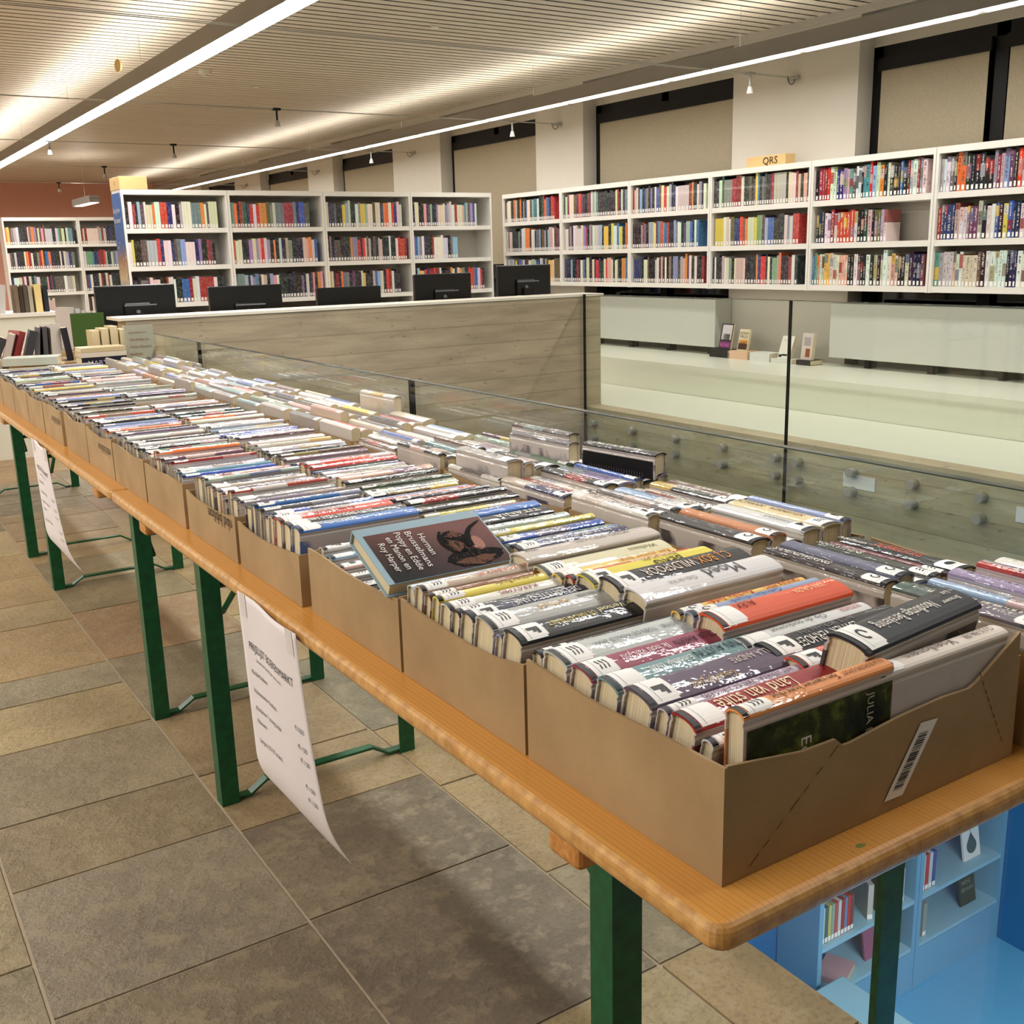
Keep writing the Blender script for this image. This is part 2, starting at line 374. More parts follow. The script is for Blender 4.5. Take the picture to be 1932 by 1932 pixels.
def label_mesh(kind):
    mb=MB()
    def patch(u0,u1,v0,v1,mi,off,n=6):
        for i in range(n):
            a=v0+(v1-v0)*i/n; c=v0+(v1-v0)*(i+1)/n
            mb.quadf([on_spine(u0,a,off),on_spine(u1,a,off),on_spine(u1,c,off),on_spine(u0,c,off)],mi)
    patch(.009,.038,-.0135,.0135,0,.0005,8); patch(.038,.0405,-.0115,.0115,0,.0005,6)
    patch(.0004,.0075,-.0148,.0148,1,.0004,8)
    patch(.0155,.0159,-.0125,.0125,1,.0007)
    def poly(pts): mb.quadf([on_spine(.026+p[0],p[1],.0009) for p in pts],1)
    if kind==0:      # pistol
        poly([(-.008,-.0015),(.008,-.0015),(.008,.003),(-.008,.003)]); poly([(.003,-.0075),(.0075,-.0075),(.008,-.001),(.004,-.001)]); poly([(-.002,-.005),(.003,-.005),(.003,-.001),(-.0005,-.001)])
    elif kind==1:    # rounded loop
        for i in range(8):
            a=2*math.pi*i/10; c=2*math.pi*(i+1)/10
            poly([(.007*math.cos(a),.006*math.sin(a)),(.007*math.cos(c),.006*math.sin(c)),(.0045*math.cos(c),.004*math.sin(c)),(.0045*math.cos(a),.004*math.sin(a))])
    elif kind==2:    # curls
        for k in range(3):
            x=-.006+k*.005; poly([(x,-.006),(x+.002,-.006),(x+.0036,.0),(x+.002,.0)]); poly([(x+.002,.001),(x+.004,.001),(x+.0022,.007),(x,.007)])
    elif kind==3:    # head in profile
        poly([(-.004,-.006),(.003,-.006),(.006,-.002),(.006,.003),(.003,.006),(-.002,.006),(-.006,.002),(-.005,-.002)])
    return mb.mesh('spine_label',[MAT['white_label'],MAT['black']])
ME_cover=cover_mesh('cover',MAT['cover']); ME_hero=cover_mesh('cover',MAT['hero']); ME_pages=pages_mesh(); ME_lab=[label_mesh(k) for k in range(5)]

PAL=[((226,222,214),'white'),((214,206,188),'cream'),((176,172,168),'silver grey'),((120,116,118),'grey'),((24,22,26),'black'),((30,34,44),'charcoal'),
     ((34,44,92),'navy'),((60,96,170),'blue'),((150,176,206),'pale blue'),((148,40,44),'dark red'),((206,60,44),'red'),((224,124,62),'orange'),((226,204,84),'yellow'),
     ((120,148,124),'sage green'),((40,74,60),'dark green'),((150,134,168),'lilac'),((96,64,88),'plum'),((104,78,62),'brown'),((222,168,160),'pink'),((96,142,146),'teal')]
PW=[12,9,13,9,10,6,4,4,5,3,3,2,3,3,2,4,3,4,4,3]
def pick(): return rnd.choices(PAL,PW)[0]
class Sp: pass
def dup(o):
    c=o.copy(); C.objects.link(c); return c
def make_book(x,y,ztop,T,L,D,rgb,rz=0,hero=False,lab=None,tilt=0,roll=0,name='hardcover_book'):
    """book standing on its fore-edge, spine up; x,y = middle of the tail end of the spine; local x runs tail->head"""
    root=empty(name)
    Mx=Matrix.Translation((x,y,ztop))@Matrix.Rotation(rz,4,'Z')@Matrix.Rotation(roll,4,'X')@Matrix.Rotation(tilt,4,'Y')@Matrix.Translation((0,0,-D))
    root.matrix_world=Mx
    sc=(L/L0,T/T0,D/D0)
    parts=[]
    o=bpy.data.objects.new('cover',ME_hero if hero else ME_cover); C.objects.link(o); o.parent=root; o.scale=sc; o.color=(*s2l(rgb),1)
    p=bpy.data.objects.new('page_block',ME_pages); C.objects.link(p); p.parent=root; p.scale=sc
    if lab is not None:
        l=bpy.data.objects.new('spine_label',ME_lab[lab]); C.objects.link(l); l.parent=root; l.scale=(1,T/T0,D/D0)
    root['_d']=0; del root['_d']
    return root,sc
def spine_text(root,sc,T,D,items):
    """items: (text, start along spine from the head, letter height, rgb, centre offset, width)"""
    for it in items:
        txt,u0,h,rgb=it[:4]; h=min(h*1.3,T*.8); voff=it[4] if len(it)>4 else 0; w=it[5] if len(it)>5 else None
        m=ink(rgb)
        b=.0055*D/D0
        fn=lambda u,v:on_spine(u0-u, voff-(v-h*.36), .0011, T, D, b)
        text_obj('title',txt,h*1.0,fn,m,root,width=w)
_ink={}
def ink(rgb):
    if rgb not in _ink: _ink[rgb]=plain('ink_%d'%len(_ink),rgb,.6,spec=.15)
    return _ink[rgb]

# ---- hero lists: (y centre, thickness, top z, depth, colour, colour name, texts, label kind, x0, L, rz, tilt)
W=(235,230,220); K=(24,22,24)
HERO={('a',0):[ # aisle column of the first box, from the near end
 (.631,.024,.929,.145,(232,150,88),'orange',[('JULIA BURGERS-DROST',.200,.0075,K,-.002,.060),('Een zwerver komt thuis',.135,.013,K,-.001,.088)],2,.636,.205),
 (.653,.016,.893,.13,(216,212,210),'white',[],0,.626,.2),
 (.681,.037,.906,.135,(150,30,32),'dark red',[('Land van stilte',.150,.024,(240,226,190),0,.105)],4,.622,.215),
 (.710,.017,.904,.135,(196,182,198),'pale lilac',[('HET VERHAAL VAN DE VERLOREN',.175,.0075,(120,90,110),0,.125)],2,.622,.21),
 (.745,.046,.908,.14,(92,74,96),'mottled plum',[('BELLA ANDRE',.195,.012,(205,190,180),.006,.065),('Gevaarlijk geluk',.12,.011,(190,160,110),-.012,.06)],0,.620,.21),
 (.790,.037,.906,.135,(112,146,150),'grey teal',[('LYNN AUSTIN',.195,.015,(30,40,44),.002,.075),('Eindelijk thuis',.115,.011,(230,232,226),0,.06)],4,.618,.21),
 (.831,.039,.906,.135,(148,58,86),'maroon pink',[('CECELIA AHERN',.200,.013,(40,22,34),0,.072),('Ik hou van jou',.120,.013,(236,220,224),0,.066)],2,.616,.21),
 (.877,.046,.908,.14,(190,196,194),'silver grey',[('JOHN BOYNE',.195,.009,(110,114,116),0,.045),('TOEN DE WERELD BRAK',.142,.009,(110,114,116),0,.09)],2,.614,.21),
 (.912,.018,.902,.135,(34,34,38),'charcoal',[],3,.614,.21)],
('b',0):[
 (.6325,.027,.921,.145,(226,214,202),'cream',[('GUUS BAUER',.20,.0105,(110,96,90),0,.05),('Vogeljongen',.135,.014,(110,96,90),0,.08)],3,.822,.212),
 (.662,.052,.943,.145,(36,38,44),'black',[('Liz',.208,.008,W,.010,.012),('Brouwer',.208,.008,W,-.004,.034),('Noodlottige Berekening',.165,.018,W,0,.112)],1,.824,.222,R(6)),
 (.692,.007,.90,.13,(98,40,66),'plum',[('VERI',.1,.01,W)],1,.812,.2),
 (.714,.030,.909,.135,(222,84,66),'coral red',[('LINDA BRUINS SLOT',.200,.0125,(120,30,30),.002,.086),('DE DOCHTERS',.102,.0125,(245,200,180),.002,.06)],0,.806,.21),
 (.752,.040,.911,.14,(28,28,32),'black',[('ESTHER VERHOEF',.140,.0165,W,-.007,.098),('ALLE VERHALEN',.15,.011,(120,120,124),.010,.09)],0,.804,.215),
 (.789,.027,.908,.135,(222,222,220),'white',[('ESTHER',.200,.009,(190,110,110),.003,.035),('Op de toekomst',.14,.010,(110,120,124),.002,.09)],4,.802,.21),
 (.830,.045,.925,.15,(222,86,44),'orange red',[('ALEX',.075,.014,(90,24,24),.008,.03),('VAN GALEN',.19,.012,(248,214,170),.006,.05)],4,.798,.215),
 (.865,.018,.922,.145,(150,166,200),'lilac blue',[('Gebroken vleugels',.15,.010,(92,112,170),0,.085)],1,.796,.215),
 (.886,.017,.918,.145,(232,186,88),'yellow and red',[('Eerlijke liefde',.125,.0125,(200,56,34),0,.075),('SANDRA BERG',.205,.009,(190,40,34),0,.06)],1,.794,.215)],
('a',1):[
 (.960,.040,.908,.14,(26,26,30),'black',[('Esther Verhoef',.20,.012,(226,220,160),.004,.075),('DE NACHTDIENST',.12,.011,(214,190,90),.002,.07)],0,.612,.212),
 (.990,.014,.898,.13,(156,160,204),'lilac',[('EVERY SUMMER AFTER',.18,.006,(80,80,140),0,.11)],4,.612,.2),
 (1.022,.044,.906,.14,(178,178,174),'silver',[('MARTIN WALKER',.20,.008,(90,90,90),.006,.06),('Hardland',.125,.014,(196,154,84),0,.045)],2,.610,.212),
 (1.062,.030,.904,.135,(44,50,76),'navy',[('DE LAATSTE DANS',.17,.014,(222,220,214),0,.10)],0,.610,.21),
 (1.090,.020,.900,.135,(30,34,34),'black',[],2,.608,.2),
 (1.116,.026,.900,.13,(222,218,206),'white',[('KERSTMIS',.14,.010,(150,60,60),0,.06)],2,.608,.2),
 (1.141,.018,.904,.135,(232,214,96),'yellow',[('zomerhuis',.16,.011,(120,80,30),0,.07)],2,.606,.21),
 (1.163,.018,.902,.13,(136,84,40),'amber brown',[],2,.606,.205),
 (1.187,.022,.906,.135,(198,178,160),'rose beige',[('HET ZOMERHUIS',.18,.010,(206,110,84),0,.09)],2,.604,.21),
 (1.212,.02,.902,.13,(170,180,186),'grey blue',[],None,.604,.21)],
('b',1):[
 (.955,.046,.925,.15,(220,218,218),'white',[('Moed',.18,.030,(90,88,92),.002,.062),('Gida de Vid',.10,.010,(150,148,150),0,.045)],None,.790,.235),
 (1.008,.046,.925,.145,(30,26,24),'black',[('C.J. BOX',.205,.021,(232,150,60),-.001,.058),('WILDSPOOR',.143,.021,(240,224,210),-.001,.088)],0,.792,.232),
 (1.056,.042,.918,.14,(226,210,70),'yellow',[('BERG',.165,.020,K,-.006,.05),('Marian van den',.165,.009,(80,74,30),.010,.06)],0,.790,.22),
 (1.090,.020,.912,.14,(196,60,50),'red',[('Zomer in Rome',.19,.010,W)],2,.788,.215),
 (1.115,.024,.908,.135,(230,200,110),'pale yellow',[('Een zomer lang',.2,.010,(190,90,40),0,.09)],4,.786,.21),
 (1.150,.040,.908,.14,(218,212,176),'cream',[('Wellness',.205,.011,(120,104,60),0,.05)],2,.784,.225),
 (1.200,.050,.918,.15,(196,186,176),'greige',[('JOJO MOYES',.2,.012,(120,112,112),.004,.1),('blog',.035,.010,K,.004,.02)],None,.780,.24)],
('a',3):[
 (1.608,.038,.902,.13,(62,112,186),'bright blue',[('THREES ANNA',.2,.013,(150,196,232),0,.085),('PARADIJSVOGEL',.108,.013,(240,236,180),0,.072)],4,.600,.22),
 (1.650,.038,.900,.13,(34,34,32),'black',[('BRITT-MARIE WAS HIER',.16,.014,W,0,.125)],4,.598,.22),
 (1.690,.035,.900,.135,(214,72,50),'red',[('IN HET LICHT',.145,.017,(110,30,24),0,.08)],4,.598,.215),
 (1.722,.022,.898,.135,(216,208,202),'white',[('ANTA BROWN',.15,.011,(150,140,140),0,.08)],2,.596,.21)],
('b',2):[
 (1.500,.028,.906,.14,(84,126,196),'sky blue',[('Vurige obsessie',.15,.015,(226,236,248),0,.09)],1,.790,.225),
 (1.462,.034,.902,.14,(28,26,30),'black',[('TITANIA',.2,.017,W,0,.09)],4,.795,.22)],
('a',5):[
 (2.290,.026,.886,.13,(92,140,160),'teal blue',[('Zoete bezitting',.14,.014,(220,234,240),0,.09)],1,.600,.21),
 (2.262,.022,.884,.13,(52,84,176),'royal blue',[],4,.600,.21)],
}
BOXY=[(.613,.925),(.931,1.232),(1.240,1.556),(1.588,1.888),(1.905,2.215),(2.24,2.55),(2.56,2.87),(2.88,3.19),(3.197,3.505),(3.56,3.87),(3.885,4.19),(4.20,4.505),(4.515,4.82),(4.83,5.13)]
BX0,BX1=.608,1.05
BX_N=['first','second','third','fourth','fifth','sixth','seventh','eighth','ninth','tenth','eleventh','twelfth','thirteenth','fourteenth']
TABLE_Z=.77
HB=[.118,.110,.107,.088,.092,.098,.104,.11,.115,.11,.11,.112,.11,.11]

def wavy(n,amp,seed):
    r=random.Random(seed); a=[r.uniform(-1,1)*amp for _ in range(4)]
    return lambda t: a[0]*math.sin(math.pi*t)+a[1]*math.sin(2*math.pi*t)*.6+a[2]*math.sin(3*math.pi*t+1)*.3+a[3]*math.sin(9*t)*.12
def wall_strip(mb,p0,p1,z0,zf,t,n=40):
    """upright board from p0 to p1 (xy), base z0, top zf(s); thickness t"""
    a=Vector(p0).to_2d() if len(p0)>2 else Vector(p0); b=Vector(p1); d=(b-a).normalized(); nn=Vector((-d.y,d.x))*t
    for i in range(n):
        s0,s1=i/n,(i+1)/n; q0=a.lerp(b,s0); q1=a.lerp(b,s1)
        P=[(q0.x,q0.y,z0),(q1.x,q1.y,z0),(q1.x+nn.x,q1.y+nn.y,z0),(q0.x+nn.x,q0.y+nn.y,z0),
           (q0.x,q0.y,z0+zf(s0)),(q1.x,q1.y,z0+zf(s1)),(q1.x+nn.x,q1.y+nn.y,z0+zf(s1)),(q0.x+nn.x,q0.y+nn.y,z0+zf(s0))]
        mb.hexa(P)
def make_box(x0,x1,y0,y1,h,seed,label,group,front=None,print_=False,flare=.004):
    root=empty('cardboard_box',((x0+x1)/2,(y0+y1)/2,TABLE_Z+.0005))
    cx,cy=(x0+x1)/2,(y0+y1)/2; X0,X1,Y0,Y1=x0-cx,x1-cx,y0-cy,y1-cy; t=.0035
    mb=MB(); mb.box(X0+t,X1-t,Y0+t,Y1-t,0.0005,.004); mb.build('box_base',MAT['card'],root)
    w1=wavy(0,.006,seed); w2=wavy(0,.006,seed+1); w3=wavy(0,.004,seed+2); w4=wavy(0,.006,seed+3)
    sag=.008 if seed%3 else .016
    m=MB(); wall_strip(m,(X0,Y1),(X0,Y0),.0,lambda s:h+w1(s)-sag*math.sin(math.pi*s)*.5,-t*-1); m.build('side_panel',MAT['card'],root)
    m=MB(); wall_strip(m,(X1,Y0),(X1,Y1),.0,lambda s:h+w2(s),t); m.build('side_panel',MAT['card'],root)
    m=MB(); wall_strip(m,(X0+t,Y0),(X1-t,Y0),.0,front or (lambda s:h+w3(s)),t); fp=m.build('end_panel',MAT['card'],root)
    m=MB(); wall_strip(m,(X1-t,Y1),(X0+t,Y1),.0,lambda s:h+w4(s)-.004,t); m.build('end_panel',MAT['card'],root)
    tag(root,label,'box',group)
    if print_:
        text_obj('printed_name','nbd biblion',.034,lambda u,v:Vector((X0-.0012,(Y0+.205-.0)-(.15-u)*1.0-.04,.082-v)) ,MAT['box_ink'],root,width=.145)
    return root,fp

boxes=[]
def front1(s):
    # the near panel of the first box: torn dip, then a high far corner
    P=[(0,.118),(.08,.113),(.22,.104),(.325,.1035),(.33,.096),(.36,.093),(.54,.101),(.70,.104),(.80,.102),(.83,.106),(1,.147)]
    for (a,za),(b,zb) in zip(P[:-1],P[1:]):
        if s<=b: return za+(zb-za)*(s-a)/(b-a)
    return P[-1][1]
for i,(y0,y1) in enumerate(BOXY):
    lab={0:'brown cardboard box with a barcode label on the corner of the near table'}.get(i,'brown cardboard box of books, %s in the aisle row from the table corner'%BX_N[i])
    if i in(4,7,9): lab='brown box with upside-down printed name, %s in the aisle row from the table corner'%BX_N[i]
    b,fp=make_box(BX0-(.004*(i>2)),BX1,y0,y1,HB[i],11+i*7,lab,None,front1 if i==0 else None,print_=i in(4,7,9))
    boxes.append(b)
    if i==0:
        cx,cy=(BX0+BX1)/2,(y0+y1)/2
        # crease lines, folded corner and barcode label on the near panel
        m=MB(); Yp=y0-cy-.0006
        def pp(x,z): return Vector((x-cx,Yp,z))
        a,bb=pp(.640,.008),pp(.760,.100)
        for k in range(7):
            s0,s1=k/7+.01,k/7+(.075 if k%3 else .11); m.quadf([a.lerp(bb,s0)+Vector((.0012,0,0)),a.lerp(bb,s1)+Vector((.0012,0,0)),a.lerp(bb,s1)-Vector((.0006,0,0)),a.lerp(bb,s0)-Vector((.0006,0,0))])
        a,bb=pp(.975,.118),pp(1.030,.020)
        for k in range(9):
            s0,s1=k/9+.01,k/9+.08; m.quadf([a.lerp(bb,s1)-Vector((.0008,0,0)),a.lerp(bb,s1)+Vector((.0008,0,0)),a.lerp(bb,s0)+Vector((.0008,0,0)),a.lerp(bb,s0)-Vector((.0008,0,0))])
        m.build('crease',plain('crease_line',(104,72,40),.8),b)
        q=[pp(.829,.0135),pp(.858,.0125),pp(.908,.084),pp(.880,.086)]
        for v in q: v.y-=.0006
        m=MB(); m.quadf(q); bl=m.build('barcode_label',MAT['white_label'],b)
        m=MB(); r=random.Random(3); s=.12
        A0,A1,B1,B0=q[0],q[1],q[2],q[3]
        while s<.86:
            wdt=r.choice([.007,.012,.02]); 
            def P(s,t): v=A0.lerp(A1,t).lerp(B0.lerp(B1,t),s); return Vector((v.x,v.y-.0005,v.z))
            m.quadf([P(s,.22),P(s,.72),P(s+wdt,.72),P(s+wdt,.22)]); s+=wdt+r.choice([.008,.012,.02])
        m.build('barcode',MAT['ink'],bl)

# books in the aisle row
stuffmb=MB()
def add_plain_book(mb,x,y,ztop,T,L,D,rgb,along):
    c=s2l(rgb); pg=s2l((216,200,164)); wl=s2l((230,228,222)); z0=ztop-D; b=min(.005,T*.2); g_=s2l((196,186,180)); sd=tuple(c[i]*.3+g_[i]*.7 for i in range(3))
    Mx=Matrix.Translation((x,y,z0))@Matrix.Rotation(along,4,'Z')
    def v(a,bb,cc): return Mx@Vector((a,bb,cc))
    h=T/2
    prof=[(-h,0),(-h,D-b),(-h*.5,D-b*.25),(0,D),(h*.5,D-b*.25),(h,D-b),(h,0)]
    for k in range(len(prof)-1):
        p,q=prof[k],prof[k+1]
        lab = 1<=k<=4
        if lab:
            mb.quadf([v(.008,*q),v(.034,*q),v(.034,*p),v(.008,*p)],0,wl)
            mb.quadf([v(0,*q),v(.008,*q),v(.008,*p),v(0,*p)],0,c); mb.quadf([v(.034,*q),v(L,*q),v(L,*p),v(.034,*p)],0,c)
        else: mb.quadf([v(0,*q),v(L,*q),v(L,*p),v(0,*p)],0,sd)
    for x_ in (0,L): mb.quadf([v(x_,*p) for p in prof],0,pg)
n_ind=0; MAXIND=300
ROLL={0:11,1:11,2:5,3:5}
def fill_column(key,y0,y1,x0,bi):
    """heroes first, then random books into the gaps"""
    global n_ind
    hs=HERO.get((key,bi),[]); rows=[]
    for h in hs: rows.append(h)
    occ=sorted((h[0]-h[1]/2,h[0]+h[1]/2) for h in hs)
    gaps=[]; c=y0+.005
    for a,b in occ:
        if a-c>.012: gaps.append((c,a))
        c=max(c,b)
    ye_=y1-.006-(.14*math.sin(R(ROLL.get(bi,0))) if not hs else 0)
    if ye_-c>.012: gaps.append((c,ye_))
    for a,b in gaps:
        y=a
        while b-y>.011:
            T=min(b-y,rnd.choice([.014,.018,.021,.024,.026,.030,.034,.038])); 
            if b-y-T<.011: T=b-y
            rgb,cn=pick(); rgb=tuple(max(8,min(245,v+rnd.randint(-14,14))) for v in rgb)
            rows.append((y+T/2,T-.0012,TABLE_Z+rnd.uniform(.122,.136)-(0 if bi<3 else .006)-(.012 if rnd.random()<.15 else 0),None,rgb,cn,None,rnd.choice([0,1,2,3,4,4,None]),x0+rnd.uniform(0,.008),rnd.uniform(.196,.214)))
            y+=T
    rows.sort(key=lambda r:r[0])
    colname={'a':'aisle column','b':'inner column'}[key]
    for k,h in enumerate(rows):
        y,T,zt,D,rgb,cn,tx,lab,x,L=h[:10]; rz=h[10] if len(h)>10 else 0
        if D is None: D=min(.14,zt-TABLE_Z-.006)
        D=min(D,zt-TABLE_Z-.006)
        if key=='a': x=max(x,.6135+.0005*(bi<3)-(.004 if bi>2 else 0))
        if n_ind>=MAXIND: add_plain_book(stuffmb,x,y,zt,T,L,D,rgb,0); continue
        if tx is None: rz=rnd.uniform(-.012,.012)
        want=math.sin(R(ROLL.get(bi,0))); room=(y1-.008-y-T/2)/D
        if tx is not None and bi==0 and cn in('orange','cream'): want=0
        rl=math.asin(max(0,min(want,room)))
        D=min(D,(zt-TABLE_Z-.006-T/2*math.sin(rl))/max(.9,math.cos(rl)))
        root,sc=make_book(x,y,zt,T*math.cos(rl)*.99,L,D,rgb,rz,hero=tx is not None,lab=lab,roll=rl)
        tag(root,'%s hardback, %s from the near end, %s, %s aisle-row box'%(cn,ordn(k),colname,BX_N[bi]),'book','second-hand books in the aisle row of boxes')
        if tx: spine_text(root,sc,T,D,tx)
        if tx is not None and cn=='orange' and bi==0:
            # picture and title on the side turned to the camera
            m=MB(); yy=-T/2-.0006; m.quadf([(.004,yy,.006),(L-.002,yy,.006),(L-.002,yy,D-.018),(.004,yy,D-.018)])
            mt,nt,bb=newmat('dark_forest_picture'); f=noise(nt,30,coords(nt),5,.7); gx=noise(nt,7,coords(nt),2)
            cc=ramp(nt,mathn(nt,'MULTIPLY',f,gx),[(.17,s2l((12,12,8))),(.27,s2l((58,62,24))),(.36,s2l((126,132,58)))]); nt.links.new(cc,bb.inputs['Base Color']); bb.inputs['Roughness'].default_value=.5; bb.inputs['Specular IOR Level'].default_value=.15
            m.build('cover_picture',mt,root)
            text_obj('title','JULIA BURGERS',.014,lambda u,v:Vector((.166+v,yy-.0008,D-.022-u)),ink((196,190,170)),root)
            text_obj('title','Een zwerver',.020,lambda u,v:Vector((.074+v,yy-.0008,D-.042-u)),ink(W),root)
            text_obj('title','komt thuis',.020,lambda u,v:Vector((.050+v,yy-.0008,D-.062-u)),ink(W),root)
        n_ind+=1
# the leaning book over the third box and a few flat ones under it
def leaning():
    root=empty('hardcover_book'); Lb,Wb,Tb=.205,.125,.024
    tl=math.atan2(.052,.112)
    Mx=Matrix.Translation((.600,1.258,.874))@Matrix.Rotation(tl,4,'X')
    root.matrix_world=Mx
    m=MB(); pale=s2l((150,176,190))
    m.box(0,Lb,0,Wb,Tb-.0022,Tb); m.box(0,Lb,0,Wb,0,.0022); m.box(0,Lb,Wb-.0022,Wb+.001,0,Tb)
    c=m.build('cover',MAT['matte_hero'],root,bevel=.0008); c.color=(*pale,1)
    m=MB(); m.box(.004,Lb-.004,.004,Wb-.003,.0023,Tb-.0023); m.build('page_block',MAT['pages'],root)
    mt,nt,bb=newmat('maroon_cover_picture'); q=coords(nt); f=noise(nt,16,q,4,.6)
    sx=N(nt,'ShaderNodeSeparateXYZ'); nt.links.new(q,sx.inputs[0])
    gr=mathn(nt,'MULTIPLY_ADD',sx.outputs[1],6,mathn(nt,'MULTIPLY',sx.outputs[0],2.2))
    cc=ramp(nt,mathn(nt,'ADD',gr,mathn(nt,'MULTIPLY',f,.25)),[(.25,s2l((14,13,14))),(.6,s2l((66,40,38))),(1,s2l((116,74,68)))]); nt.links.new(cc,bb.inputs['Base Color']); bb.inputs['Roughness'].default_value=.6; bb.inputs['Specular IOR Level'].default_value=.2
    m=MB(); m.box(.010,Lb-.003,.001,Wb-.017,Tb,Tb+.0006); pic=m.build('cover_picture',mt,root)
    # horned animal silhouette
    zz=Tb+.0012; m=MB()
    def bl(pts,mi=0): m.quadf([(p[0],p[1],zz+mi*.0002) for p in pts],mi)
    def blob(cx,cy,rx,ry,seed,mi,n=26,amp=.12,z=0):
        q=random.Random(seed); ph=[q.uniform(0,6) for _ in range(3)]
        P=[]
        for k in range(n):
            a=2*math.pi*k/n; f=1+amp*(math.sin(3*a+ph[0])*.5+math.sin(7*a+ph[1])*.35+math.sin(13*a+ph[2])*.3); P.append((cx+rx*f*math.cos(a),cy+ry*f*math.sin(a),zz+z*.0002))
        m.quadf(P,mi)
    def horn(P,w0,w1,mi,z):
        for k in range(len(P)-1):
            (xa,ya),(xb,yb)=P[k],P[k+1]; d=Vector((xb-xa,yb-ya)).normalized(); nn=Vector((-d.y,d.x)); wa=w0+(w1-w0)*k/(len(P)-1); wb=w0+(w1-w0)*(k+1)/(len(P)-1)
            m.quadf([(xa-nn.x*wa,ya-nn.y*wa,zz+z*.0002),(xb-nn.x*wb,yb-nn.y*wb,zz+z*.0002),(xb+nn.x*wb,yb+nn.y*wb,zz+z*.0002),(xa+nn.x*wa,ya+nn.y*wa,zz+z*.0002)],mi)
    blob(.150,.022,.046,.018,1,0,amp=.10,z=0); blob(.150,.014,.030,.009,2,1,amp=.3,z=1)
    blob(.137,.060,.022,.026,3,0,z=0); blob(.134,.052,.011,.013,4,1,amp=.25,z=1); blob(.141,.076,.012,.007,5,1,amp=.4,z=1)
    blob(.168,.050,.011,.016,6,2,amp=.06,z=0)
    horn([(.155,.046),(.158,.060),(.164,.074),(.174,.086),(.190,.095),(.197,.098)],.0065,.0006,0,2)
    horn([(.122,.048),(.116,.060),(.116,.074),(.124,.088)],.004,.002,0,2)
    q=random.Random(9)
    for k in range(26):
        x_=q.uniform(.118,.155); y_=q.uniform(.045,.082); horn([(x_,y_),(x_+.003,y_-.007),(x_+.002,y_-.013)],.0005,.0003,q.choice([0,1]),3)
    for k in range(30):
        x_=q.uniform(.112,.190); y_=q.uniform(.008,.034); horn([(x_,y_),(x_+.002,y_-.005)],.0006,.0003,q.choice([0,1]),3)
    an=m.build('cover_drawing',[plain('horned_dark',(8,7,7),.7,spec=.1),plain('horned_brown',(104,72,58),.7,spec=.1),plain('ear_rose',(170,122,110),.7,spec=.1)],root)
    for k,(s,w) in enumerate([('Herman',.050),('Brusselmans',.083),('Poppy en Eddie',.088),('en Manon en',.074),('Roy Harper',.066)]):
        y0_=[.092,.102,.104,.096,.086][k]
        text_obj('title',s,.015,lambda u,v,k=k,y0_=y0_:Vector((.088-k*.0165+v,y0_-u,zz+.0006)),ink((236,232,226)),root,width=w)
    tag(root,'dark maroon hardback with a horned animal on its cover, leaning over the third box','book','second-hand books in the aisle row of boxes')
leaning()
for bi,(y0,y1) in enumerate(BOXY):
    a0=y0
    if bi==2:   # the aisle column of the third box is half empty under the leaning book
        for k,(yy,T,rgb,cn) in enumerate([(1.372,.026,(120,60,60),'dark red'),(1.402,.024,(30,30,34),'black'),(1.43,.02,(150,150,150),'grey'),(1.462,.026,(220,170,164),'pink'),(1.492,.022,(140,176,204),'pale blue'),(1.52,.02,(218,214,206),'white')]):
            zt=.846+.008*k; root,sc=make_book(.616,yy,zt,T,.2,zt-TABLE_Z-.006,rgb,0,lab=k%5)
            tag(root,'low %s hardback standing beyond the leaning book in the third aisle-row box'%cn,'book','second-hand books in the aisle row of boxes'); n_ind+=1
    else: fill_column('a',y0,y1,.614,bi)
    fill_column('b',y0,y1,.832 if bi!=0 else .81,bi)

# ---- window-side row: boxes with two lengths of books, spines along y
RY=[(.60,1.04),(1.055,1.49),(1.505,1.945),(1.96,2.40),(2.415,2.855),(2.87,3.31),(3.32,3.76),(3.77,4.21),(4.22,4.66),(4.67,5.11)]
RX0,RX1=1.078,1.338
for i,(y0,y1) in enumerate(RY):
    make_box(RX0,RX1,y0,y1,.112,200+i*5,'brown cardboard box beside the glass balustrade, %s in that row from the near table end'%ORD[i],None)
RH={0:[(1.105,.030,(44,30,32),'dark brown',[('SAMENZWERING',.2,.013,W,0,.1)]),(1.137,.032,(96,98,120),'mirror grey',[]),(1.172,.034,(44,62,120),'navy',[('KARIN SLAUGHTER',.205,.012,(214,190,140),0,.12)]),(1.204,.026,(58,62,54),'olive black',[('ROOK STEVENS',.205,.012,W,0,.08)]),(1.228,.016,(96,26,34),'wine red',[]),(1.264,.044,(22,22,24),'black',[('Adolfsson',.21,.010,W,.008,.05),('DUBBELSLAG',.15,.017,(214,84,48),0,.08)])],
    1:[(1.118,.040,(46,40,40),'dark brown',[]),(1.156,.03,(196,128,84),'copper',[]),(1.19,.03,(36,38,40),'black',[]),(1.228,.042,(206,208,206),'silver white',[('KINDERBRAND',.1,.010,(120,120,120),0,.06)]),(1.274,.044,(214,196,150),'cream',[('BOMANN',.205,.015,(110,84,70),0,.06),('KORNESTEIN',.13,.013,(96,34,34),0,.07)]),(1.309,.02,(140,156,196),'pale blue',[])]}
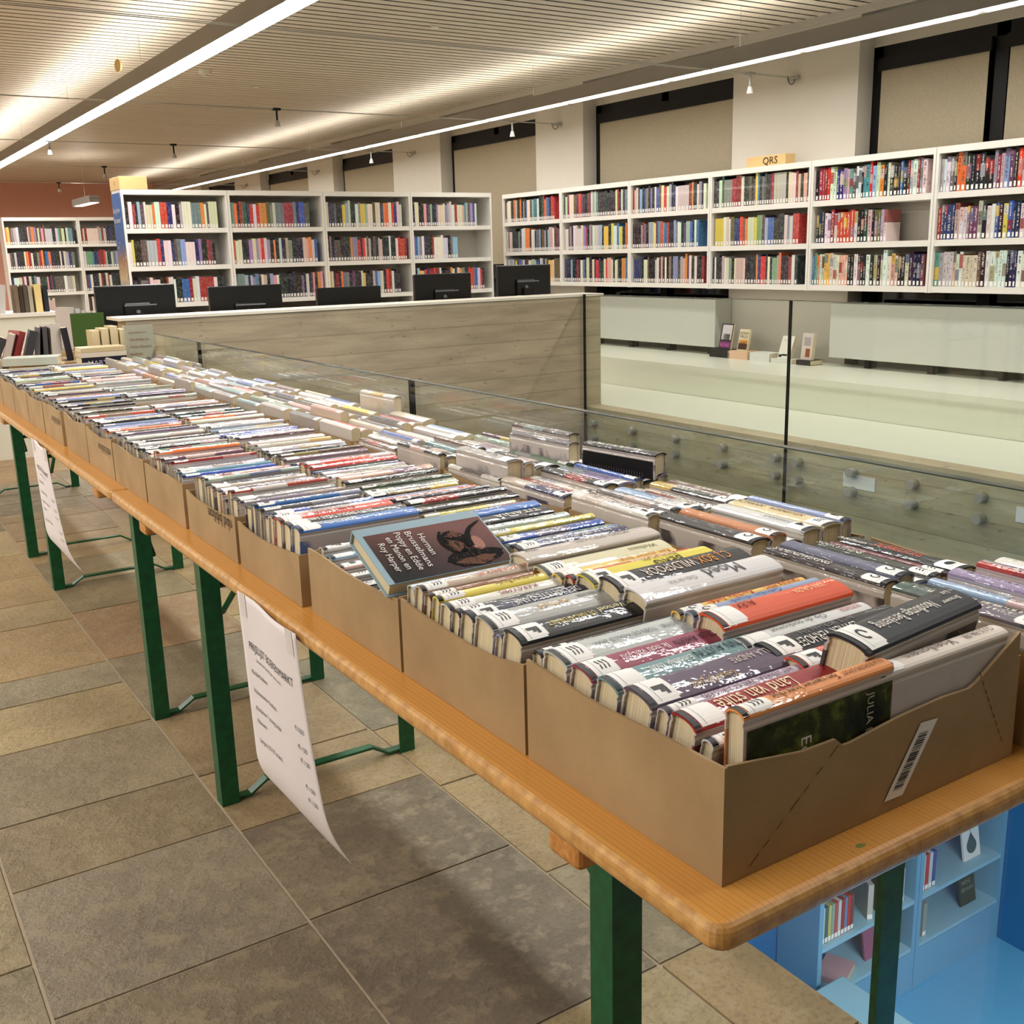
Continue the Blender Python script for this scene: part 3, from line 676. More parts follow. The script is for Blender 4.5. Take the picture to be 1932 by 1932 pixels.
for i,(y0,y1) in enumerate(RY):
    for half in (0,1):
        ya=y0+.008+half*.216; rows=[]
        x=RX0+.006
        hl=RH.get(i,[]) if half==(1 if i==0 else 0) else []
        if hl:
            for (xc,T,rgb,cn,tx) in hl: rows.append((xc,T,rgb,cn,tx))
        else:
            while RX1-.006-x>.012:
                T=min(RX1-.006-x,rnd.choice([.018,.022,.026,.03,.034,.04]))
                if RX1-.006-x-T<.012: T=RX1-.006-x
                rgb,cn=pick(); rows.append((x+T/2,T-.0012,rgb,cn,None)); x+=T
        for k,(xc,T,rgb,cn,tx) in enumerate(rows):
            zt=TABLE_Z+rnd.uniform(.124,.145)+(.018 if (i>0 and rnd.random()<.12) else 0); L=rnd.uniform(.198,.211); D=min(.142,zt-TABLE_Z-.006)
            if n_ind>=MAXIND+60: add_plain_book(stuffmb,xc,ya,zt,T,L,D,rgb,R(90)); continue
            root,sc=make_book(xc,ya+rnd.uniform(0,.003),zt,T,L,D,rgb,R(90),hero=tx is not None,lab=rnd.choice([0,1,2,3,4]))
            tag(root,'%s hardback, %s from the aisle, %s half, %s balustrade-row box'%(cn,ordn(k),['near','far'][half],ORD[i]),'book','second-hand books in the boxes by the balustrade')
            if tx: spine_text(root,sc,T,D,tx)
            n_ind+=1
# books standing proud at the balustrade
for (x,y,zt,T,L,rgb,rz,lab,tl) in [(1.318,1.52,.952,.034,.2,(30,24,30),R(97),'black hardback showing its back cover above the box by the balustrade',0),
                         (1.285,1.755,.945,.03,.205,(100,94,98),R(94),'grey hardback standing high with a pale page end by the balustrade',0),
                         (1.318,1.80,.955,.03,.205,(80,64,58),R(93),'brown hardback standing high against the balustrade glass',0),
                         (1.32,2.62,.955,.03,.205,(206,206,204),R(92),'white hardback standing high beside the dark glass joint',0)]:
    root,sc=make_book(x,y,zt,T,L,.14,rgb,rz,lab=None)
    if 'back cover' in lab:
        m=MB(); yy=T/2+.0007; m.quadf([(.004,yy,.006),(L-.003,yy,.006),(L-.003,yy,.124),(.004,yy,.124)]); bp=m.build('back_cover',ink((22,20,22)),root)
        m=MB(); q_=random.Random(4)
        for k in range(22): m.quadf([(.03+.007*k,yy+.0006,.04+q_.uniform(0,.02)),(.0315+.007*k,yy+.0006,.04),(.0315+.007*k,yy+.0006,.10),(.03+.007*k,yy+.0006,.10)])
        m.build('blurb_lines',ink((96,92,92)),root)
    tag(root,lab,'book','second-hand books in the boxes by the balustrade')
o=stuffmb.build('sale_books',MAT['attrbook']); tag(o,'densely packed library discards filling the far boxes along the tables','books',kind='stuff')

# ------------------------------------------------------------------ tables
def make_table(y0,y1,label,i):
    x0,x1=.560,1.33; root=empty('folding_table',((x0+x1)/2,(y0+y1)/2,0)); cx,cy=(x0+x1)/2,(y0+y1)/2
    m=MB()
    # rounded plan outline
    r=.02; pts=[]
    for (ax,ay,st) in ((x1-r,y1-r,0),(x0+r,y1-r,90),(x0+r,y0+r,180),(x1-r,y0+r,270)):
        for k in range(6): a=R(st+90*k/5); pts.append((ax+r*math.cos(a)-cx,ay+r*math.sin(a)-cy))
    n=len(pts); m.v=[(p[0],p[1],.742) for p in pts]+[(p[0],p[1],.77) for p in pts]
    for k in range(n): j=(k+1)%n; m.f.append((k,j,n+j,n+k)); m.mi.append(0); m.col.append(None)
    m.f.append(tuple(range(n,2*n))); m.f.append(tuple(range(n-1,-1,-1))); m.mi+= [0,0]; m.col+=[None,None]
    o=m.build('tabletop',MAT['wood'],root); bv=o.modifiers.new('b','BEVEL'); bv.width=.011; bv.segments=4; bv.limit_method='ANGLE'; bv.angle_limit=R(60)
    for s in (-1,1):
        yb=s*((y1-y0)/2-.245)
        m=MB(); m.box(-.372,.345,yb-.028,yb+.028,.708,.7415); m.build('batten',MAT['batten'],root,bevel=.006)
    for s in (-1,1):
        yf=s*((y1-y0)/2-.31)
        fr=empty('leg_frame',(0,yf,0)); fr.parent=root; hx=.249
        for sx in (-1,1):
            m=MB(); w=.0225
            # angle-iron leg
            a,b_=(sx*hx-w,sx*hx+w)
            m.box(a,b_,-.021,-.017,.0,.741); m.box(a if sx<0 else b_-.004,a+.004 if sx<0 else b_,-.017,.022,.0,.741)
            m.build('leg',MAT['green'],fr)
            # folding strut to the top
            m=MB(); m.tube((sx*(hx-.03),0,.50),(sx*(hx-.03),-s*.30,.728),.007,8); m.build('strut',MAT['green'],fr)
        m=MB(); m.tube((-hx,.012,.565),(hx,.012,.565),.008,8); m.build('cross_bar',MAT['green'],fr)
        m=MB(); zb=.010
        P=[(-hx,.004),(-hx+.055,.004),(-hx+.10,.032),(hx-.10,.032),(hx-.055,.004),(hx,.004)]
        for k in range(5):
            (xa,za),(xb,zb_)=P[k],P[k+1]
            m.hexa([(xa,-.013,za),(xb,-.013,zb_),(xb,.013,zb_),(xa,.013,za),(xa,-.013,za+.007),(xb,-.013,zb_+.007),(xb,.013,zb_+.007),(xa,.013,za+.007)])
        m.build('foot_bar',MAT['green'],fr)
    tag(root,label,'table','folding tables set end to end')
make_table(.566,2.754,'varnished orange pine folding table with green legs, its worn corner towards the camera',0)
make_table(2.760,4.95,'orange pine folding table joined on behind the first one, green legs',1)
make_table(4.955,7.15,'orange pine folding table farthest along the row, beneath loose standing books',2)

# ------------------------------------------------------------------ price lists
def sheet(yc,label,full=True):
    root=empty('price_list',(.5545,yc,.765)); wd,ht=.272,.425
    def S(u,v): # u 0..1 from far edge to near edge, v 0 top..1 bottom
        y=wd*(.5-u); c=max(0,(v-.72)/.28); c2=c*c
        x=-.003+.004*math.sin(u*math.pi*2)*(1-v)+.012*v+.026*v*v*u+.028*(1-u)*c2+.03*u*c2
        z=-ht*v+.05*(1-u)**1.5*c2
        y2=y-.03*(1-u)**2*c2-.012*v*u-.008*u*c2
        return Vector((x,y2,z))
    m=MB(); nu,nv=24,30
    for a in range(nu+1):
        for b in range(nv+1): m.v.append(tuple(S(a/nu,b/nv)))
    for a in range(nu):
        for b in range(nv):
            k=a*(nv+1)+b; m.f.append((k,k+1,k+nv+2,k+nv+1)); m.mi.append(0); m.col.append(None)
    p=m.build('sheet',MAT['paper'],root,smooth=True); so=p.modifiers.new('s','SOLIDIFY'); so.thickness=.0004
    def T(u,v,off=.0012):
        c=S(u,v); du=S(u+.01,v)-c; dv=S(u,v+.01)-c; n=dv.cross(du).normalized()
        if n.x>0: n=-n
        return c+n*off
    def line(txt,u0,v0,h,w=None,b=False):
        text_obj('printed_line',txt,h,lambda x,y:T(u0+x/wd,v0-y/ht),MAT['ink'],root,width=w)
    line('PRIJSLIJST BOEKENMARKT',.10,.235,.021,.212)
    line('(maximaal aantal per persoon)',.2,.275,.0085,.125)
    for k,(t,pz) in enumerate([('Kinderboeken',''),('Volwassenen boeken','€ 0,50'),('Kinderen / young adult','€ 1,50'),('Nieuwe','€ 1,50'),('Strips (10-15 stuks)','€ 1,50'),('','€ 1,50')]):
        v=.345+[0,.085,.165,.225,.315,.40][k]
        if t: line(t,.10,v,.0125)
        if pz: line(pz,.80,v-.005 if k!=4 else v+.02,.0125)
    for u0 in (.03,.86):
        m=MB(); m.quadf([T(u0,.0,.0008),T(u0+.09,.0,.0008),T(u0+.09,.10,.0008),T(u0,.10,.0008)]); m.build('tape_strip',MAT['tape'],root)
    tag(root,label,'sign')
sheet(1.625,'white paper price list taped to the edge of the near table')
sheet(3.715,'white paper price list hanging from the second table')

# ------------------------------------------------------------------ floor, ceiling, walls
GX=1.36; YW=5.85; XF=4.4; WX=6.15; CZ=2.87; YB=22.5; X_L=-5.5; Y_F=-3.5
rf=random.Random(5)
STC=[(168,138,92),(146,130,96),(176,146,98),(136,126,102),(154,128,90),(144,122,92),(182,160,114),(130,118,94),(158,122,84)]
m=MB(); m2=MB()
cutsfix={.17:[.9,1.355,1.85,2.325,2.64,3.07,3.42,3.65,4.2],.67:[.75,1.34,1.86,2.285,2.62,3.05,3.66,4.26],1.17:[.62,1.02,1.34,1.72,2.2,2.6]}
colfix={(.17,1.355):(112,98,80),(.17,1.85):(134,122,104),(.17,2.325):(140,122,92),(.17,2.64):(150,134,106),(.67,1.34):(106,92,80),(.67,1.86):(98,84,70),(.17,.9):(126,98,66)}
xs=[.17+.5*k for k in range(-12,14)]
for xa in xs:
    xa=round(xa,2); xb=xa+.5; key=xa if xa in cutsfix else None
    y=Y_F; cuts=[]
    fixed=cutsfix.get(key,[])
    while y<YB:
        cuts.append(y)
        if fixed and y<fixed[0]<y+.7: 
            cuts+= fixed; y=fixed[-1]; fixed=[]
        y+=rf.choice([.3,.42,.5,.55,.65])
    cuts.append(YB)
    for a,b in zip(cuts[:-1],cuts[1:]):
        a0=max(a,Y_F)
        rgb=colfix.get((xa,a),rf.choice(STC)); j=rf.randint(-8,8); c=s2l(tuple(v+j for v in rgb))
        x0,x1=max(xa,X_L),min(xb,WX)
        if x1<=x0: continue
        def put(x0,x1,y0,y1):
            g=.004; dz=rf.uniform(-.0008,.0008)
            if x1-x0<.02 or y1-y0<.02: return
            m.box(x0+g,x1-g,y0+g,y1-g,-.03,dz,0,c)
        if b<=YW+.2: put(x0,min(x1,GX),a0,b)
        elif a0>=YW+.2: put(x0,x1,a0,b)
        else:
            put(x0,min(x1,GX),a0,min(b,YW+.2)); put(x0,x1,max(a0,YW+.2),b)
o=m.build('floor',MAT['stone']); struct(o,'large grey brown quartzite floor slabs laid in strips','floor')
m=MB(); m.box(X_L,GX,Y_F,YW+.2,-.32,-.0035); m.box(X_L,WX+.2,YW+.2,YB,-.32,-.0035); o=m.build('floor_bed',MAT['grout']); struct(o,'pale grout bed under the floor slabs','floor')
# ceiling: real slats under a dark void
m=MB(); p=.112; y=Y_F
while y<YB: m.box(X_L,WX,y+.026,min(y+p,YB),CZ,CZ+.0025); y+=p
o=m.build('ceiling',MAT['slats']); struct(o,'whitewashed timber slat ceiling','ceiling')
m=MB(); m.box(X_L,WX+.3,Y_F,YB,CZ+.05,CZ+.1); o=m.build('ceiling_void',MAT['darkgap']); struct(o,'dark void above the ceiling slats','ceiling')
PIL=[(-3.5,-2.4),(-1.6,-.7),(.35,1.2),(2.55,3.2),(5.108,6.289),(8.204,8.975),(10.87,12.04),(13.82,14.69),(16.6,17.8),(19.6,20.4)]
m=MB(); 
for a,b in PIL: m.box(WX,WX+.3,a,b,.28 if a<YW else 0,CZ+.05)
for a,b in zip(PIL[:-1],PIL[1:]): m.box(WX+.15,WX+.3,a[1],b[0],2.62,CZ+.05); m.box(WX+.15,WX+.3,a[1],b[0],0,.62)
m.box(WX+.15,WX+.3,20.4,YB,0,CZ)
o=m.build('wall_right',MAT['wall']); struct(o,'pale plaster window wall with piers between the windows','wall')
m=MB(); m.box(WX-.012,WX,Y_F,YB,CZ-.05,CZ); o=m.build('trim_1',MAT['wall']); struct(o,'narrow plaster cornice at the window wall','trim')
k=1
for a,b in zip(PIL[:-1],PIL[1:]):
    y0,y1=a[1],b[0]
    if y1<2: continue
    root=empty('window_%d'%k,(WX+.17,(y0+y1)/2,.62)); struct(root,'black framed window with drawn roller blinds, %s along the wall'%ORD[k-1],'window'); hw=(y1-y0)/2
    m=MB()
    for ya in (-hw,hw-.075,-.045): m.box(-.02,.06,ya,ya+(.075 if ya!=-.045 else .09),0,2.0)
    m.box(-.02,.06,-hw,hw,0,.08); m.box(-.02,.06,-hw,hw,1.92,2.0); m.build('window_frame',MAT['black'],root)
    m=MB(); m.box(.02,.03,-hw,hw,.02,1.98); m.build('window_pane',plain('night_glass_%d'%k,(6,6,9),.05),root)
    for ya,yb in (((-hw+.09,-.07),(.07,hw-.09)) if k in(1,2) else ((-hw+.09,hw-.09),)):
        m=MB(); m.box(-.06,-.03,ya-.02,yb+.02,1.84,1.92); m.build('blind_cassette',MAT['black'],root)
        m=MB(); m.box(-.046,-.043,ya,yb,.60,1.85); m.build('roller_blind',MAT['blind'],root)
    k+=1
m=MB(); m.box(X_L,WX+.3,YB,YB+.2,-.3,CZ+.1); o=m.build('wall_back',MAT['red_wall']); struct(o,'terracotta red end wall','wall')
m=MB(); m.box(X_L-.2,X_L,Y_F,YB,-.3,CZ+.1); o=m.build('wall_left',MAT['wall']); struct(o,'plain plaster side wall','wall')
m=MB(); m.box(X_L,WX+.3,Y_F-.2,Y_F,-3,CZ+.1); o=m.build('wall_front',MAT['wall']); struct(o,'plain plaster wall behind the camera','wall')
# concrete parapet and far upstand
m=MB(); m.box(GX+.01,XF+.12,YW,YW+.18,-.5,1.035); o=m.build('wall_parapet',MAT['concrete']); struct(o,'board-marked concrete parapet at the end of the stair void','wall')
m=MB(); m.box(GX-.03,XF+.14,YW-.01,YW+.25,1.035,1.05); o=m.build('trim_2',MAT['cream_top']); struct(o,'pale capping on the concrete parapet','trim')
m=MB(); m.box(XF,XF+.14,Y_F,YW,-.5,.285); o=m.build('wall_upstand',MAT['concrete']); struct(o,'concrete upstand along the far side of the void','wall')
m=MB(); m.box(XF+.14,5.30,Y_F,8.9,.0,.285); o=m.build('floor_ledge',MAT['cream']); struct(o,'glossy cream ledge between upstand and window bench','floor')
m=MB(); m.box(5.30,WX-.001,Y_F,8.9,.2855,.50); o=m.build('window_bench',MAT['cream']); tag(o,'long white bench running under the wall bookcases','bench')
# glass balustrades
def glass_panel(x,y0,y1,z0,z1,label,standoffs=(),seal=True):
    root=empty('glass_panel',(x,(y0+y1)/2,z0)); h=(y1-y0)/2; H_=z1-z0
    m=MB(); m.box(-.0085,.0085,-h+.006,h-.006,0,H_-.002); m.build('pane',MAT['glass'],root)
    m=MB(); m.box(-.0085,.0085,-h+.006,h-.006,H_-.002,H_); m.build('top_edge',MAT['glass_edge'],root)
    if seal: m=MB(); m.box(-.007,.007,h-.006,h+.006,0,H_); m.build('joint_seal',MAT['black'],root)
    for (yy,zz,s) in standoffs:
        m=MB(); m.tube((-.02,yy-(y0+y1)/2,zz-z0),(.0085+s,yy-(y0+y1)/2,zz-z0),.024,18); so=m.build('standoff',MAT['steel'],root)
    tag(root,label,'balustrade','glass balustrade panels')
for i,(a,b) in enumerate([(-1.35,.65),(.65,2.65),(2.65,4.62),(4.62,5.84)]):
    glass_panel(GX+.018,a,b,-.25,.993,'clear glass balustrade panel beside the tables, %s from the near corner'%ORD[i])
ys=[(0.05,2.0),(2.0,4.0),(4.0,5.83)]
for i,(a,b) in enumerate(ys):
    so=[]
    yy=a+.08
    while yy<b: 
        so+=[(yy,.185,.023),(yy,.085,.023)]; yy+= (b-a-.16)/4 if i==2 else (b-a-.16)/4.9999
    glass_panel(XF-.032,a,b,-.12,1.05,'tall glass panel on steel fixings across the void, %s from the near end'%ORD[i],so)
# two white tags stuck on the upstand
for (yy,w,lab) in ((3.52,.20,'white rectangular plate fixed to the concrete upstand behind the glass'),(2.60,.1,'small white plate on the upstand near the picture edge')):
    m=MB(); m.box(XF-.006,XF,yy-w/2,yy+w/2,.10,.17); o=m.build('white_plate',MAT['paper']); tag(o,lab,'plate')

# ------------------------------------------------------------------ bookcases
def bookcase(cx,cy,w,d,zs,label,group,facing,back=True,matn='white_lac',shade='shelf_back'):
    """zs: heights of board tops, last = top; facing angle of the open side's outward normal -> local -y"""
    root=empty('bookcase',(cx,cy,0),facing); z0=zs[0]-.04; zt=zs[-1]
    for s in (-1,1):
        m=MB(); m.box(s*w/2-(.018 if s>0 else 0),s*w/2+(.018 if s<0 else 0),0,d,z0,zt); m.build('side_panel',MAT[matn],root)
    for z in zs[:-1]: m=MB(); m.box(-w/2+.018,w/2-.018,.004,d-.01,z-.038,z); m.build('shelf_board',MAT[matn],root)
    m=MB(); m.box(-w/2+.018,w/2-.018,0,d,zt-.04,zt); m.build('top_board',MAT[matn],root)
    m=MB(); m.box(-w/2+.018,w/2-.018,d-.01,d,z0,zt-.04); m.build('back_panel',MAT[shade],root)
    tag(root,label,'bookcase',group); return root
# shelf book template: origin bottom centre of the spine, spine faces local -y
def shelf_book_mesh():
    m=MB(); W_,Hh,D_=.03,.2,.14; x=W_/2; prof=[(-x,D_),(-x,.004),(-x*.55,.0008),(0,0),(x*.55,.0008),(x,.004),(x,D_)]
    for k in range(6):
        (xa,ya),(xb,yb)=prof[k],prof[k+1]; lab=2<=k<=3
        zs=[0,.006,.032,Hh] if lab else [0,Hh]
        for q in range(len(zs)-1):
            m.quadf([(xa,ya,zs[q]),(xb,yb,zs[q]),(xb,yb,zs[q+1]),(xa,ya,zs[q+1])],1 if (lab and q==1) else 0)
    m.box(-x+.002,x-.002,.003,D_-.002,.002,Hh-.004,2)
    for s in(0,1):
        pass
    return m.mesh('shelf_book',[MAT['shelfbook'],MAT['white_label'],MAT['pages']])
ME_sb=shelf_book_mesh()
SPAL=PAL; SW=[20,12,8,6,26,12,6,5,5,7,6,5,4,2,2,4,4,6,4,1.5]
farmb=MB()
def far_book(mb,M_,w,h,rgb,d=.12):
    c=s2l(rgb); wl=s2l((236,232,226)); pg=s2l((220,206,176))
    mb.box(-w/2,w/2,0,d,0,h,0,c,M_)
    mb.quadf([M_@Vector(p) for p in ((-w*.33,-.0008,.006),(w*.33,-.0008,.006),(w*.33,-.0008,.032),(-w*.33,-.0008,.032))],0,wl)
def fill_shelf(root_loc,rz,w,z,n_real,start=0,label=None,far=True,hmax=.215,runlist=None,end=1.0):
    M0=Matrix.Translation(root_loc)@Matrix.Rotation(rz,4,'Z'); x=-w/2+.022+start; k=0
    lim=(-w/2)+w*end-.022; prev=None
    while True:
        wd=rnd.uniform(.017,.034)
        if x+wd>lim: break
        if prev and rnd.random()<.2: rgb,cn,h=prev
        else:
            rgb,cn=rnd.choices(SPAL,SW)[0]; rgb=tuple(max(8,min(245,v+rnd.randint(-18,18))) for v in rgb); h=rnd.uniform(.185,hmax); 
            if rnd.random()<.1: h+=.015
        prev=(rgb,cn,h)
        Mx=M0@Matrix.Translation((x+wd/2,.02,z+.0005))
        if far: far_book(farmb,Mx,wd-.001,h,rgb)
        else:
            o=bpy.data.objects.new('library_book',ME_sb); C.objects.link(o); o.matrix_world=Mx@Matrix.Diagonal(((wd-.001)/.03,1,h/.2,1)); o.color=(*s2l(rgb),1)
            tag(o,label(k,cn),'book','library books on the wall shelves')
        x+=wd; k+=1
# wall run: bay edges measured along the window wall (front at x=5.90)
WS=[1.062,1.345,1.628,1.895]
bays=[]; ye=4.285
edges=[2.33,3.30,4.278,5.262,6.26,7.235,8.228,9.22]
for i in range(7):
    y0,y1=edges[i],edges[i+1]; cy=(y0+y1)/2
    nm=['nearest the picture edge','']
    lab='white three-shelf wall bookcase, %s bay from the near end of the window wall'%ORD[i]
    bookcase(5.90,cy,y1-y0-.004,.245,WS,lab,None,R(-90))
    for j in range(3):
        shelf=['bottom','middle','top'][j]
        real = i<3
        fill_shelf((5.90,cy,0),R(-90),y1-y0-.004,WS[j],0,start=rnd.choice([0,0,.0,.02]) ,far=not real,end=rnd.choice([1,1,.97,.9,.93]) if i!=2 or j!=1 else .68,
            label=lambda k,cn,i=i,shelf=shelf:'%s book, %s along the %s shelf of the %s wall bay'%(cn,ordn(k),shelf,ORD[i]))
# white radiator covers
for (y0,y1,lab) in ((6.25,8.15,'pale perforated radiator cover on the bench, beyond the two standing paperbacks'),(1.2,5.10,'long pale perforated radiator cover on the bench below the near wall bookcases')):
    root=empty('radiator_cover',(6.0,(y0+y1)/2,.5600)); h=(y1-y0)/2
    m=MB(); m.box(-.03,.145,-h,h,.0,.375); m.build('casing',MAT['rad'],root,bevel=.004)
    for yy in [ -h+.1+.5*q for q in range(int(2*h/.5)+1)]:
        m=MB(); m.box(.01,.09,yy-.02,yy+.02,-.0595,.0); m.build('foot',MAT['black'],root)
    tag(root,lab,'radiator cover')
# books on the bench
def flat_book(name,x,y,z,lx,ly,t,rgb,lab,grp=None,rz=0):
    root=empty(name,(x,y,z),rz)
    m=MB(); m.box(-lx/2,lx/2,-ly/2,ly/2,0,.002); m.box(-lx/2,lx/2,-ly/2,ly/2,t-.002,t); m.box(-lx/2-.001,-lx/2+.001,-ly/2,ly/2,0,t)
    c=m.build('cover',MAT['matte_hero'],root); c.color=(*s2l(rgb),1)
    m=MB(); m.box(-lx/2+.002,lx/2-.003,-ly/2+.002,ly/2-.002,.002,t-.002); m.build('page_block',MAT['pages'],root)
    tag(root,lab,'book',grp); return root
G_='books displayed on the window bench'
for (y,rgb,cn,n,ln) in [(6.10,(22,22,26),'black',2,.2),(5.885,(230,190,160),'white and orange',2,.19),(5.665,(226,224,218),'white',2,.2),(5.45,(222,220,212),'ivory',1,.2)]:
    for k in range(n): flat_book('paperback',5.935,y,.5005+.0305*k,.13,ln,.030,rgb,'%s paperback lying flat on the window bench, %s in its pile'%(cn,['lowest','upper'][k]),G_)
for (y,rgb,cn,n) in [(5.27,(40,36,40),'black',1)]:
    flat_book('paperback',5.935,y-.03,.5005,.13,.13,.035,rgb,'black paperback lying flat next to the long radiator cover',G_)
def stand_book(y,z,w,h,t,rgb,lab,txts,lean=R(12),pic=None):
    root=empty('paperback'); root.matrix_world=Matrix.Translation((5.90,y,z))@Matrix.Rotation(R(-90),4,'Z')@Matrix.Rotation(-lean,4,'X')
    m=MB(); m.box(-w/2,w/2,0,.001,0,h); m.box(-w/2,w/2,t-.001,t,0,h); m.box(-w/2-.0005,-w/2+.001,0,t,0,h); c=m.build('cover',MAT['matte_hero'],root); c.color=(*s2l(rgb),1)
    m=MB(); m.box(-w/2+.001,w/2-.001,.001,t-.001,.001,h-.001); m.build('page_block',MAT['pages'],root)
    if pic:
        for (u0,u1,v0,v1,cc) in pic: m=MB(); m.quadf([(u0,-.0006,v0),(u1,-.0006,v0),(u1,-.0006,v1),(u0,-.0006,v1)]); m.build('cover_picture',ink(cc),root)
    for (tt,u,v,hh,cc,ww) in txts: text_obj('title',tt,hh,lambda a,b:Vector((u+a,-.0014,v+b)),ink(cc),root,width=ww)
    tag(root,lab,'book',G_)
stand_book(6.07,.562,.125,.20,.022,(40,32,40),'paperback with a pale face and pink title leaning above a black pile',[('ROSE',-.052,.022,.034,(214,110,170),.10)],pic=[(-.05,.055,.075,.19,(206,196,200)),(-.035,.04,.075,.12,(60,40,48)),(-.056,.058,.012,.06,(120,50,110))])
stand_book(5.88,.562,.105,.165,.022,(222,206,176),'cream paperback with big black letters over a sunset picture',[('JOSHA',-.045,.125,.028,K,.09),('FELD',-.04,.098,.028,K,.08)],pic=[(-.046,.046,.01,.07,(70,40,30)),(-.046,.046,.055,.085,(214,150,80))])
stand_book(5.46,.5315,.115,.17,.035,(228,224,212),'ivory paperback with bird marks leaning on a white one',[('KUKU',-.03,.13,.02,(190,176,150),.06)],lean=R(20),pic=[(-.05,-.02,.01,.03,K),(-.02,.03,.02,.034,K)])
stand_book(5.245,.5365,.10,.19,.03,(214,198,190),'pale paperback with a fox drawing standing against the long radiator cover',[],lean=R(6),pic=[(-.01,.03,.02,.08,(150,80,50)),(-.03,.03,.10,.16,(170,160,160))])

# wooden letter blocks
root=empty('letter_block',(5.99,5.73,1.8955)); m=MB(); m.box(-.05,.05,-.19,.19,0,.075); m.build('wood_block',MAT['blocky'],root,bevel=.003)
text_obj('letters','QRS',.072,lambda u,v:Vector((-.052,.03-u,.014+v)),ink((70,52,30)),root,width=.145); tag(root,'pale wooden block lettered QRS on top of the wall bookcases','sign')

# island bookcases
IY=9.1; IE=[2.20,3.07,3.94,4.81,5.70]; IZ=[.40,.70,1.00,1.30,1.60,1.905]
for i in range(4):
    x0,x1=IE[i],IE[i+1]; bookcase((x0+x1)/2,IY,x1-x0-.003,.30,IZ,'white freestanding bookcase behind the computer desk, %s bay from the aisle end'%ORD[i],None,0)
    for j in range(1,5):
        fill_shelf(((x0+x1)/2,IY,0),0,x1-x0,IZ[j],0,end=[[.9,.95,.9,.93],[.97,1,.97,.9],[.96,.9,.97,.93],[.9,.93,.6,.85]][i][j-1],hmax=.215)
root=empty('letter_block',(2.30,IY+.16,1.9055)); m=MB(); m.box(-.10,.12,-.16,.16,0,.10); m.build('wood_block',MAT['blocky'],root,bevel=.003)
text_obj('letter','V',.06,lambda u,v:Vector((-.102,.02-u,.03+v)),ink((120,90,50)),root); tag(root,'pale wooden letter block on the aisle end of the freestanding bookcases','sign')
# poster on the end panel
def mk_poster():
    mt,nt,bb=newmat('poster_print'); q=coords(nt); sx=N(nt,'ShaderNodeSeparateXYZ'); nt.links.new(q,sx.inputs[0]); f=noise(nt,14,q,4,.7)
    a=ramp(nt,sx.outputs[2],[(0,s2l((214,140,90))),(.18,s2l((60,120,180))),(.30,s2l((200,180,140))),(.45,s2l((150,110,80))),(.56,s2l((46,92,160))),(1,s2l((44,100,176)))])
    c=mix(nt,mathn(nt,'MULTIPLY',mathn(nt,'GREATER_THAN',f,.58),mathn(nt,'LESS_THAN',sx.outputs[2],.6)),a,s2l((180,150,120))); nt.links.new(c,bb.inputs['Base Color']); bb.inputs['Roughness'].default_value=.5; return mt
root=empty('poster',(2.1945,IY+.15,.9)); m=MB(); m.box(-.002,.003,-.13,.13,0,.98); m.build('print',mk_poster(),root)
text_obj('heading','Lang leve',.062,lambda u,v:Vector((-.0035,.115-u,.83+v)),ink((232,234,236)),root,width=.22); text_obj('heading','de zomer!',.062,lambda u,v:Vector((-.0035,.115-u,.75+v)),ink((232,234,236)),root,width=.22)
tag(root,'tall blue poster on the end of the freestanding bookcases','poster')

# far bookcases against the red wall
BY=14.4; BE=[1.19,2.06,2.93,3.80,4.67]; 
for i in range(1,4):
    x0,x1=BE[i],BE[i+1]; bookcase((x0+x1)/2,BY,x1-x0-.003,.30,[.10,.42,.72,1.00,1.29,1.58,1.90],'white bookcase far back before the red wall, %s from the aisle side'%ORD[i-1],None,0)
    for j,z in enumerate([.42,.72,1.00,1.29,1.58]): fill_shelf(((x0+x1)/2,BY,0),0,x1-x0,z,0,end=[.5,.6,.92,.93,.97][j] if i==1 else .97,hmax=.21)
o=farmb.build('shelved_books',MAT['attrbook']); tag(o,'rows of coloured library books filling the more distant white shelves','books',kind='stuff')

